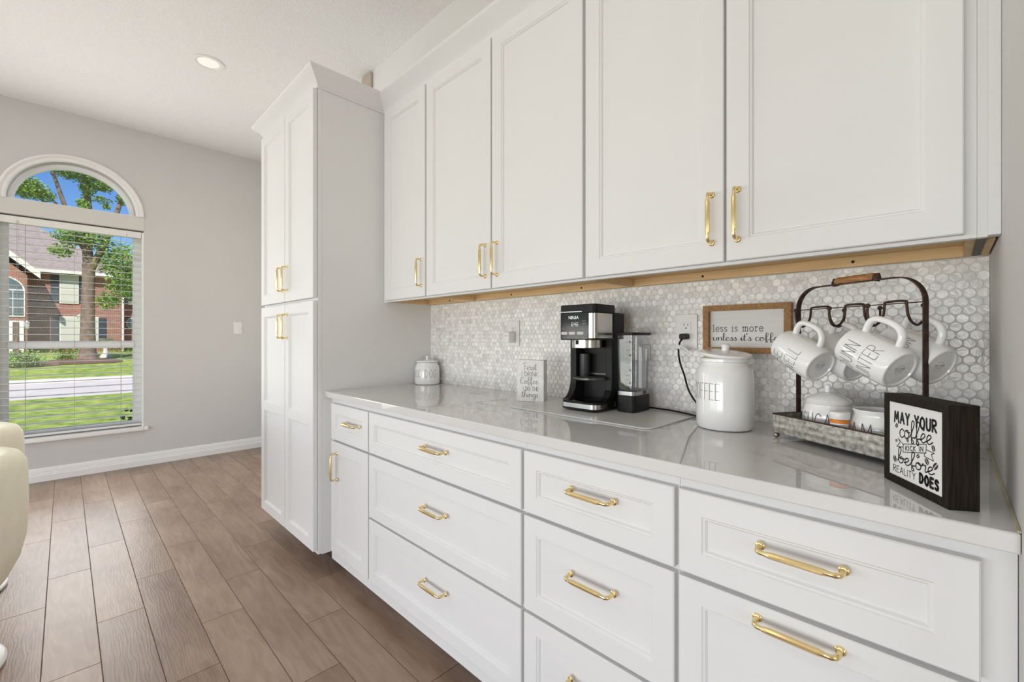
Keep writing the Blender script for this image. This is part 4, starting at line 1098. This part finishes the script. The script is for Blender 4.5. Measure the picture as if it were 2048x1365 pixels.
print_on('tag_print', mb, INK, tg)

# ---- wooden framed sign on the backsplash
FW = mat('honey_wood', (0.36, 0.19, 0.07), 0.6, var=0.3, vscale=9, stretch=(14, 3, 14), bump=0.3, bscale=60)
s2 = thing('framed_sign', 'white sign in a brown wood frame hung on the tiles behind the mugs', 'sign', (-0.4595, 1.5416, 1.2085))
W2, H2, D2, T2 = 0.256, 0.156, 0.032, 0.018
def miter(x0, z0, x1, z1, horizontal, inward):
    return None
for nm, poly in (('frame_rail', [(-W2 / 2, H2 / 2), (W2 / 2, H2 / 2), (W2 / 2 - T2, H2 / 2 - T2), (-W2 / 2 + T2, H2 / 2 - T2)]), ('frame_rail', [(-W2 / 2, -H2 / 2), (W2 / 2, -H2 / 2), (W2 / 2 - T2, -H2 / 2 + T2), (-W2 / 2 + T2, -H2 / 2 + T2)]),
                 ('frame_stile', [(-W2 / 2, -H2 / 2), (-W2 / 2, H2 / 2), (-W2 / 2 + T2, H2 / 2 - T2), (-W2 / 2 + T2, -H2 / 2 + T2)]), ('frame_stile', [(W2 / 2, -H2 / 2), (W2 / 2, H2 / 2), (W2 / 2 - T2, H2 / 2 - T2), (W2 / 2 - T2, -H2 / 2 + T2)])):
    build(nm, MB().prism(poly, -D2, -0.0004, 'y'), FW, s2, smooth=0)
bd = build('board', B(-W2 / 2 + T2 - 0.001, W2 / 2 - T2 + 0.001, -0.014, -0.004, -H2 / 2 + T2 - 0.001, H2 / 2 - T2 + 0.001), mat('white_board', (0.78, 0.77, 0.75), 0.7, var=0.04, vscale=6, stretch=(1, 1, 14)), s2, smooth=0)
mb = MB(); fm = flat_map(-0.0143); x0 = -W2 / 2 + T2 + 0.008
write(mb, 'less is more', SERIF, x0, -0.008, 0.022, 0.0018, fm, center=False, fit=0.152, gap=0.14)
write(mb, "unless it's coffee", SCRIPT, x0, -0.038, 0.024, 0.0013, fm, center=False, fit=0.208, gap=0.0, thick=1.3)
print_on('lettering', mb, INK, s2)

# ---- coffee canister with its lid askew
cn = thing('coffee_canister', 'large white ceramic canister lettered COFFEE with tilted lid', 'canister', (-0.469, 1.366, ZT + 0.0004))
r = 0.0765
build('canister_body', MB().lathe([(0, 0.001), (r - 0.012, 0), (r - 0.004, 0.003), (r, 0.014), (r + 0.001, 0.05), (r, 0.160), (r - 0.003, 0.174), (r - 0.010, 0.184), (r - 0.0125, 0.188), (r - 0.0125, 0.193), (r - 0.009, 0.196), (r - 0.009, 0.203), (r - 0.013, 0.206), (r - 0.016, 0.203), (r - 0.018, 0.185), (r - 0.01, 0.16), (r - 0.008, 0.01), (0, 0.008)], 56), CERAM, cn)
ld = build('lid', MB().lathe([(0, -0.012), (r - 0.024, -0.012), (r - 0.022, 0.0), (r - 0.009, 0.0), (r - 0.005, 0.004), (r - 0.006, 0.009), (r - 0.016, 0.012), (0.02, 0.015), (0, 0.015)], 48), CERAM, cn, loc=(0.002, -0.002, 0.2115), rot=(R(4), R(6), 0))
build('lid_seal', MB().lathe([(r - 0.0235, -0.010), (r - 0.0195, -0.010), (r - 0.0195, -0.002), (r - 0.0235, -0.002)], 40), mat('amber_seal', (0.62, 0.48, 0.22), 0.5), ld)
build('lid_knob', MB().lathe([(0, 0.0145), (0.012, 0.015), (0.010, 0.020), (0.012, 0.028), (0.012, 0.033), (0.009, 0.036), (0, 0.037)], 20), CERAM, ld)
mb = MB(); write(mb, 'COFFEE', CAPS, -0.033, 0.088, 0.046, 0.0010, cyl_map(r + 0.0013, R(-92)), fit=0.098, gap=0.2)
print_on('lettering', mb, INK, cn)

# ---- mug rack: galvanised tray, iron arch, hooks
ANG = R(-31.28); TL, TW = 0.297, 0.171
GALV = mat('galvanised_steel', (0.42, 0.40, 0.36), 0.48, 0.75, var=0.5, vscale=80, bump=0.15, bscale=90)
rk = thing('mug_rack', 'galvanised tray with rusty iron arch, wooden grip and mug hooks', 'mug rack', (-0.332, 1.325, ZT + 0.0004), ANG)
zb, zt_ = 0.0142, 0.063
tb = MB(); t = 0.0015
tb.box(0, TL, 0, TW, zb, zb + t)
def ribbed(a, b, inner):
    pass
hs_ = [0.0, 0.004, 0.014, 0.018, 0.022, 0.030, 0.034, 0.038, zt_ - zb]; ofs = [0, 0, 0, 0.0010, 0, 0, 0.0010, 0, 0]
for side in range(4):
    vs, fs = [], []
    for hz, of in zip(hs_, ofs):
        if side == 0: q = [(0, -of, 0), (TL, -of, 0), (TL, t - of, 0), (0, t - of, 0)]
        elif side == 1: q = [(0, TW + of, 0), (TL, TW + of, 0), (TL, TW - t + of, 0), (0, TW - t + of, 0)]
        elif side == 2: q = [(-of, 0, 0), (-of, TW, 0), (t - of, TW, 0), (t - of, 0, 0)]
        else: q = [(TL + of, 0, 0), (TL + of, TW, 0), (TL - t + of, TW, 0), (TL - t + of, 0, 0)]
        vs += [(x, y, zb + hz) for x, y, z in q]
    for k in range(len(hs_) - 1):
        for i in range(4): fs.append((4 * k + i, 4 * k + (i + 1) % 4, 4 * k + 4 + (i + 1) % 4, 4 * k + 4 + i))
    fs += [(0, 1, 2, 3), tuple(4 * (len(hs_) - 1) + i for i in range(4))]
    tb.add(vs, fs)
tray = build('tray', tb, GALV, rk, smooth=30)
build('rolled_rim', MB().tube([(0, 0, zt_), (TL, 0, zt_), (TL, TW, zt_), (0, TW, zt_), (0, 0.001, zt_)], 0.0019, 8), RUST, tray)
for x, y in ((0.006, 0.006), (TL - 0.006, 0.006), (0.006, TW - 0.006), (TL - 0.006, TW - 0.006)):
    build('ball_foot', MB().sphere((x, y, 0.0075), 0.0075, 16, 10), mat('foot_metal', (0.42, 0.36, 0.30), 0.3, 0.9), rk)
ymid = 0.0855
zr = lambda z: z - ZT
arch = [(-0.0012, zr(0.935)), (-0.0012, zr(1.245))] + [(0.055 - 0.0562 * math.cos(R(a)), zr(1.256) + 0.055 * math.sin(R(a))) for a in range(0, 91, 9)]
arch = arch + [(TL - x, z) for x, z in arch[::-1]]
vs, fs = [], []
na = len(arch)
for i, (x, z) in enumerate(arch):
    x2, z2 = arch[min(i + 1, na - 1)]; x1, z1 = arch[max(i - 1, 0)]
    L = math.hypot(x2 - x1, z2 - z1); nx, nz = -(z2 - z1) / L * 0.0013, (x2 - x1) / L * 0.0013
    vs += [(x + nx, ymid - 0.0072, z + nz), (x + nx, ymid + 0.0072, z + nz), (x - nx, ymid + 0.0072, z - nz), (x - nx, ymid - 0.0072, z - nz)]
for i in range(na - 1):
    for k in range(4): fs.append((4 * i + k, 4 * i + (k + 1) % 4, 4 * i + 4 + (k + 1) % 4, 4 * i + 4 + k))
fs += [(0, 1, 2, 3), tuple(4 * (na - 1) + k for k in range(4))]
build('arch_band', MB().add(vs, fs), RUST, rk, smooth=35)
zg = zr(1.3185)
GW = mat('turned_wood', (0.36, 0.17, 0.06), 0.45, var=0.4, vscale=30, stretch=(1, 6, 6))
pr = [(0, -0.046), (0.0085, -0.046), (0.0098, -0.040), (0.0088, -0.030), (0.0100, -0.020), (0.0092, -0.008), (0.0105, 0.0), (0.0092, 0.008), (0.0100, 0.020), (0.0088, 0.030), (0.0098, 0.040), (0.0085, 0.046), (0, 0.046)]
g_ = MB().lathe(pr, 20).move(Matrix.Translation((0.153, ymid, zg)) @ Matrix.Rotation(R(90), 4, 'Y'))
gr = build('wood_grip', g_, GW, rk, smooth=50)
for sx in (-1, 1):
    build('grip_clip', MB().tube([(0.153 + sx * 0.046, ymid, zg - 0.010), (0.153 + sx * 0.049, ymid, zg + 0.002), (0.153 + sx * 0.051, ymid, zg - 0.004), (0.153 + sx * 0.052, ymid, zg + 0.008)], [0.008, 0.0095, 0.008, 0.003], 10), RUST, gr)
build('hook_rail', MB().tube([(0.0, ymid, zr(1.254)), (TL, ymid, zr(1.254))], 0.0012, 6), RUST, rk)
HK = ((0.0375, 0.086), (0.130, 0.1725), (0.2195, 0.2625))
for a, b in HK:
    def half(s0, sg):
        return [(s0, ymid + sg * y, zr(z)) for y, z in ((0.050, 1.248), (0.0505, 1.234), (0.046, 1.217), (0.036, 1.2085), (0.026, 1.2085), (0.013, 1.216), (0.004, 1.232), (0.001, 1.252))]
    f_ = half(a, -1) + [(a + 0.003, ymid, zr(1.2585))]; k_ = [(b - 0.003, ymid, zr(1.2585))] + half(b, 1)[::-1]
    hk = build('double_hook', MB().tube(path_smooth(f_ + k_, 4), 0.0026, 8), RUST, rk, smooth=60)
    for q in (f_[0], k_[-1]): build('ball_end', MB().sphere((q[0], q[1], q[2] + 0.002), 0.0052, 12, 8), RUST, hk)

# ---- mugs hanging by their handles
def make_mug(label, pos, tilt, yaw, words, roll=0.0):
    d = Vector((math.cos(ANG + yaw), math.sin(ANG + yaw), 0)); zc = Vector((0, 0, 1))
    A = d * math.cos(tilt) - zc * math.sin(tilt)      # mouth -> base
    Hx = zc * math.cos(tilt) + d * math.sin(tilt)     # towards the handle
    Z = -A; X = Hx; Y = Z.cross(X)
    M = Matrix((X, Y, Z)).transposed()
    o = thing('mug', label, 'mug', pos, 0, 'mugs hanging on the rack')
    o.rotation_euler = M.to_euler()
    r = MR; h = MH
    build('mug_body', MB().lathe([(0, 0.0035), (r - 0.0100, 0.0035), (r - 0.0085, 0.0008), (r - 0.006, 0.0), (r - 0.003, 0.0012), (r - 0.0008, 0.006), (r, 0.016), (r + 0.0012, 0.05), (r, 0.09), (r - 0.002, h - 0.004), (r - 0.003, h), (r - 0.0055, h), (r - 0.006, h - 0.004), (r - 0.004, 0.08), (r - 0.005, 0.015), (r - 0.012, 0.008), (0, 0.008)], 48), CERAM, o)
    build('handle', MB().tube(path_smooth([(r - 0.005, 0, h - 0.017), (r + 0.012, 0, h - 0.015), (r + 0.024, 0, h - 0.017), (r + 0.032, 0, h - 0.026), (r + 0.0355, 0, h - 0.044), (r + 0.036, 0, h - 0.060), (r + 0.032, 0, h - 0.076), (r + 0.021, 0, h - 0.087), (r + 0.006, 0, h - 0.091), (r - 0.005, 0, h - 0.091)], 5), 0.0070, 12, flat=((0, 1, 0), 1.25)), CERAM, o, smooth=60)
    if words:
        mb = MB()
        for txt, u, v, hg, fit in words: write(mb, txt, CAPS, u, v, hg, 0.0009, cyl_map(r + 0.0014, R(-90)), fit=fit, gap=0.2)
        print_on('lettering', mb, INK, o)
    mb = MB(); fb = lambda u, v: (v, u, 0.0033)
    write(mb, 'RAE DUNN', CAPS, 0, 0.0008, 0.0042, 0.0006, fb, fit=0.026, gap=0.5)
    ribbon(mb, [[(-0.012, -0.0012), (0.012, -0.0012)], [(-0.009, -0.0035), (0.009, -0.0035)], [(-0.007, -0.0055), (0.007, -0.0055)]], 0.0005, fb)
    for a0, a1 in ((25, 155), (205, 335)):
        ribbon(mb, [[(0.0115 * math.cos(R(a)), 0.0115 * math.sin(R(a))) for a in range(a0, a1 + 1, 10)]], 0.0005, fb)
    print_on('base_stamp', mb, GREYINK, o)
    return o
MR, MH = 0.0445, 0.117
def rackpt(s_, nn_, z):
    return (-0.332 + s_ * math.cos(ANG) - nn_ * math.sin(ANG), 1.325 + s_ * math.sin(ANG) + nn_ * math.cos(ANG), z)
make_mug('white mug lettered BE WELL, leftmost on the rack', rackpt(0.1050, 0.0855 - 0.046, 1.1085), R(27), R(1), [('BE', -0.020, 0.076, 0.026, 0.034), ('WELL', -0.006, 0.034, 0.033, 0.062)])
make_mug('white mug lettered DUNN HUNTER, nearest the camera on the rack', rackpt(0.2835, 0.0855 - 0.046, 1.1115), R(27), R(0), [('DUNN', -0.008, 0.069, 0.030, 0.062), ('HUNTER', -0.008, 0.027, 0.030, 0.088)])
make_mug('white mug behind BE WELL, half hidden on the back hooks', rackpt(0.1250, 0.0855 + 0.046, 1.108), R(27), R(0), [])
make_mug('white mug behind the right iron upright, base showing', rackpt(0.2960, 0.0855 + 0.046, 1.1175), R(27), R(0), [('UN', 0.030, 0.050, 0.020, 0.024)])

# ---- sugar jar, cream jar and pill bottle in the tray
zt0 = ZT + 0.0004 + zb + t + 0.0004
def pot(name, label, s_, n_, prof, word, aw, fit, hz, extra=None):
    q = rackpt(s_, n_, zt0)
    o = thing(name, label, 'jar', q)
    build('jar_body', MB().lathe(prof, 48), CERAM, o)
    mb = MB(); rr = max(p[0] for p in prof)
    write(mb, word, CAPS, 0, hz, 0.040, 0.0014, cyl_map(rr + 0.0006, aw), fit=fit, gap=0.22)
    print_on('lettering', mb, INK, o)
    return o
sp_ = pot('sugar_jar', 'round white lidded jar lettered SUGAR in the galvanised tray', 0.0835, 0.0855,
          [(0, 0.001), (0.042, 0), (0.046, 0.003), (0.0525, 0.022), (0.0545, 0.040), (0.0535, 0.058), (0.050, 0.076), (0.0475, 0.082), (0.050, 0.086), (0.0505, 0.089), (0.047, 0.091), (0.044, 0.088), (0.05, 0.05), (0.04, 0.006), (0, 0.006)], 'SUGAR', R(-101), 0.086, 0.022)
l_ = build('lid', MB().lathe([(0, 0.0895), (0.0455, 0.0895), (0.048, 0.0925), (0.046, 0.095), (0.026, 0.106), (0.010, 0.112), (0, 0.112)], 40), CERAM, sp_)
build('lid_knob', MB().lathe([(0, 0.111), (0.0065, 0.1115), (0.0062, 0.117), (0.0072, 0.121), (0.0072, 0.126), (0.005, 0.130), (0, 0.131)], 18), CERAM, l_)
pot('cream_jar', 'round white open jar lettered CREAM beside the sugar jar', 0.2065, 0.0855,
    [(0, 0.001), (0.040, 0), (0.044, 0.003), (0.052, 0.022), (0.0535, 0.038), (0.052, 0.055), (0.046, 0.070), (0.0445, 0.077), (0.0475, 0.084), (0.0465, 0.086), (0.0435, 0.084), (0.041, 0.075), (0.046, 0.05), (0.04, 0.006), (0, 0.006)], 'CREAM', R(-160), 0.120, 0.018)
pb = thing('pill_bottle', 'small orange pill bottle with white cap between the two jars', 'bottle', rackpt(0.166, 0.0225, zt0))
build('bottle_body', MB().lathe([(0, 0.001), (0.0170, 0), (0.0180, 0.003), (0.0180, 0.058), (0.016, 0.061), (0, 0.061)], 32), mat('amber_plastic', (0.75, 0.22, 0.02), 0.15, var=0.02), pb)
build('paper_label', MB().lathe([(0.0182, 0.006), (0.0186, 0.006), (0.0186, 0.0522), (0.0182, 0.0522)], 32, (0, 0, 0), R(-165), R(-20)), mat('label_paper', (0.82, 0.81, 0.80), 0.6), pb)
build('orange_band', MB().lathe([(0.0182, 0.0524), (0.0187, 0.0524), (0.0187, 0.0598), (0.0182, 0.0598)], 32, (0, 0, 0), R(-165), R(-20)), mat('orange_print', (0.80, 0.24, 0.02), 0.5, var=0.02), pb)
build('cap', MB().lathe([(0, 0.0612), (0.0192, 0.0612), (0.0200, 0.063), (0.0200, 0.076), (0.0192, 0.078), (0, 0.078)], 36), WPLAS, pb)
mb = MB(); fc = cyl_map(0.0188, R(-85))
for k, (u0, u1) in enumerate(((-0.014, 0.010), (-0.014, 0.014), (-0.014, 0.004), (-0.014, 0.012), (-0.014, 0.008))):
    ribbon(mb, [[(u0 + (u1 - u0) * i / 8, 0.0490 - k * 0.0042) for i in range(9)]], 0.0007, fc)
print_on('label_print', mb, GREYINK, pb)

# ---- black framed sign at the right
BW_ = mat('black_stained_wood', (0.020, 0.015, 0.011), 0.65, spec=0.15, var=0.5, vscale=25, stretch=(12, 12, 0.6), bump=0.25, bscale=60)
a_ = math.atan2(0.954 - 1.090, 0.001 + 0.086)
bsn = thing('framed_sign', 'black framed square sign about coffee and reality standing on the worktop', 'sign', (-0.0425, 1.022, ZT + 0.0004), a_)
W3, H3, T3, D3 = 0.161, 0.161, 0.014, 0.040
h3 = W3 / 2
for nm, poly in (('frame_rail', [(-h3, H3), (h3, H3), (h3 - T3, H3 - T3), (-h3 + T3, H3 - T3)]), ('frame_rail', [(-h3, 0), (h3, 0), (h3 - T3, T3), (-h3 + T3, T3)]),
                 ('frame_stile', [(-h3, 0), (-h3, H3), (-h3 + T3, H3 - T3), (-h3 + T3, T3)]), ('frame_stile', [(h3, 0), (h3, H3), (h3 - T3, H3 - T3), (h3 - T3, T3)])):
    build(nm, MB().prism(poly, 0, D3, 'y'), BW_, bsn, smooth=0)
build('white_panel', B(-h3 + T3 - 0.0005, h3 - T3 + 0.0005, 0.0015, 0.006, T3 - 0.0005, H3 - T3 + 0.0005), mat('sign_white', (0.80, 0.79, 0.77), 0.6, var=0.01), bsn, smooth=0)
mb = MB(); fm = flat_map(0.0012)
write(mb, 'MAY YOUR', CAPS, 0.000, 0.1122, 0.0187, 0.0040, fm, fit=0.104, gap=0.30, rise=0.012)
write(mb, 'coffee', SCRIPT, 0.002, 0.0886, 0.0320, 0.0021, fm, fit=0.082, gap=0.0, rise=0.05)
write(mb, 'before', SCRIPT, 0.0015, 0.0412, 0.0262, 0.0021, fm, fit=0.090, gap=0.0, rise=0.02)
write(mb, 'REALITY', CAPS, -0.0262, 0.0213, 0.0113, 0.0013, fm, fit=0.058, gap=0.22)
write(mb, 'DOES', CAPS, 0.0353, 0.0212, 0.0150, 0.0048, fm, fit=0.042, gap=0.40)
# ribbon banner
ribbon(mb, [[(-0.0290, 0.0611), (-0.0279, 0.0759), (0.0297, 0.0885), (0.0285, 0.0739), (-0.0290, 0.0611)],
            [(-0.0279, 0.0745), (-0.0420, 0.0829), (-0.0370, 0.0763), (-0.0456, 0.0675), (-0.0282, 0.0700)],
            [(0.0290, 0.0800), (0.0479, 0.0782), (0.0412, 0.0749), (0.0461, 0.0655), (0.0252, 0.0678), (0.0252, 0.0735)]], 0.0013, fm)
write(mb, 'KICK IN', CAPS, 0, 0.0705, 0.0078, 0.0014, fm, fit=0.044, gap=0.3, rise=0.21)
print_on('lettering', mb, INK, bsn)
for x, z, rr, an in ((-0.0463, 0.1052, 0.0050, 60), (0.0231, 0.1121, 0.0040, 40), (-0.0470, 0.0778, 0.0034, 30), (-0.0166, 0.0856, 0.0044, 100), (0.0457, 0.0860, 0.0056, 115), (0.0099, 0.0638, 0.0046, 40), (-0.0511, 0.0438, 0.0064, 105), (0.0310, 0.0607, 0.0062, 130), (0.0504, 0.0583, 0.0070, 50)):
    ca, sa = math.cos(R(an)), math.sin(R(an)); mb = MB()
    for sd in (0, 1):
        el = [(1.0 * rr * math.cos(t_), 0.66 * rr * math.sin(t_)) for t_ in [PI * sd + 0.18 + (PI - 0.36) * i / 10 for i in range(11)]]
        mb.add([(x + u * ca - v * sa, 0.0012, z + u * sa + v * ca) for u, v in el], [tuple(range(11))])
    print_on('coffee_bean', mb, INK, bsn)

# ================================================================== CHAIRS at the left edge
def barrel_chair(label, x, y, rz):
    o = thing('swivel_chair', label, 'chair', (x, y, 0), rz, 'cream barrel chairs')
    # wrap-round shell, opening towards local -y
    prof = [(0.075, 0.200), (0.150, 0.212), (0.205, 0.245), (0.248, 0.300), (0.280, 0.370), (0.297, 0.450), (0.302, 0.56), (0.301, 0.68), (0.296, 0.725), (0.280, 0.752), (0.256, 0.762), (0.232, 0.754), (0.216, 0.730), (0.210, 0.68), (0.212, 0.46), (0.20, 0.40), (0.075, 0.39)]
    mb = MB(); seg = 44; a0, a1 = R(-55), R(235); m_ = len(prof)
    for i in range(seg + 1):
        a = a0 + (a1 - a0) * i / seg
        e = min(1, min(i, seg - i) / 7.0); k = 0.66 + 0.34 * math.sin(e * PI / 2)
        for r_, z in prof:
            zz = 0.200 + (z - 0.200) * k
            mb.v.append((r_ * math.cos(a), r_ * math.sin(a), zz))
    for i in range(seg):
        for k in range(m_):
            k2 = (k + 1) % m_; mb.f.append((i * m_ + k, i * m_ + k2, (i + 1) * m_ + k2, (i + 1) * m_ + k))
    mb.f.append(tuple(range(m_))); mb.f.append(tuple(seg * m_ + k for k in range(m_)))
    build('shell_back', mb, CREAM, o, smooth=60)
    build('seat_base', MB().lathe([(0, 0.198), (0.07, 0.199), (0.15, 0.2135), (0.204, 0.2465), (0.247, 0.3015), (0.262, 0.33), (0.262, 0.39), (0, 0.39)], 44), CREAM, o, smooth=50)
    build('seat_cushion', MB().lathe([(0, 0.3905), (0.20, 0.3905), (0.208, 0.40), (0.206, 0.43), (0.19, 0.452), (0.10, 0.462), (0, 0.464)], 44), CREAM, o, smooth=60)
    build('pedestal', MB().lathe([(0, 0.02), (0.032, 0.02), (0.030, 0.1975), (0, 0.1975)], 24), mat('white_metal', (0.8, 0.8, 0.79), 0.3), o)
    build('base_disc', MB().lathe([(0, 0.0005), (0.240, 0.0005), (0.248, 0.004), (0.248, 0.012), (0.240, 0.018), (0.05, 0.024), (0, 0.024)], 48), MATS['white_metal'], o, smooth=40)
    return o
barrel_chair('cream upholstered barrel swivel chair nearest the camera at the left edge', -2.468, -0.397, R(4))
barrel_chair('cream upholstered barrel swivel chair behind, close to the window', -3.22, -0.44, R(-4))
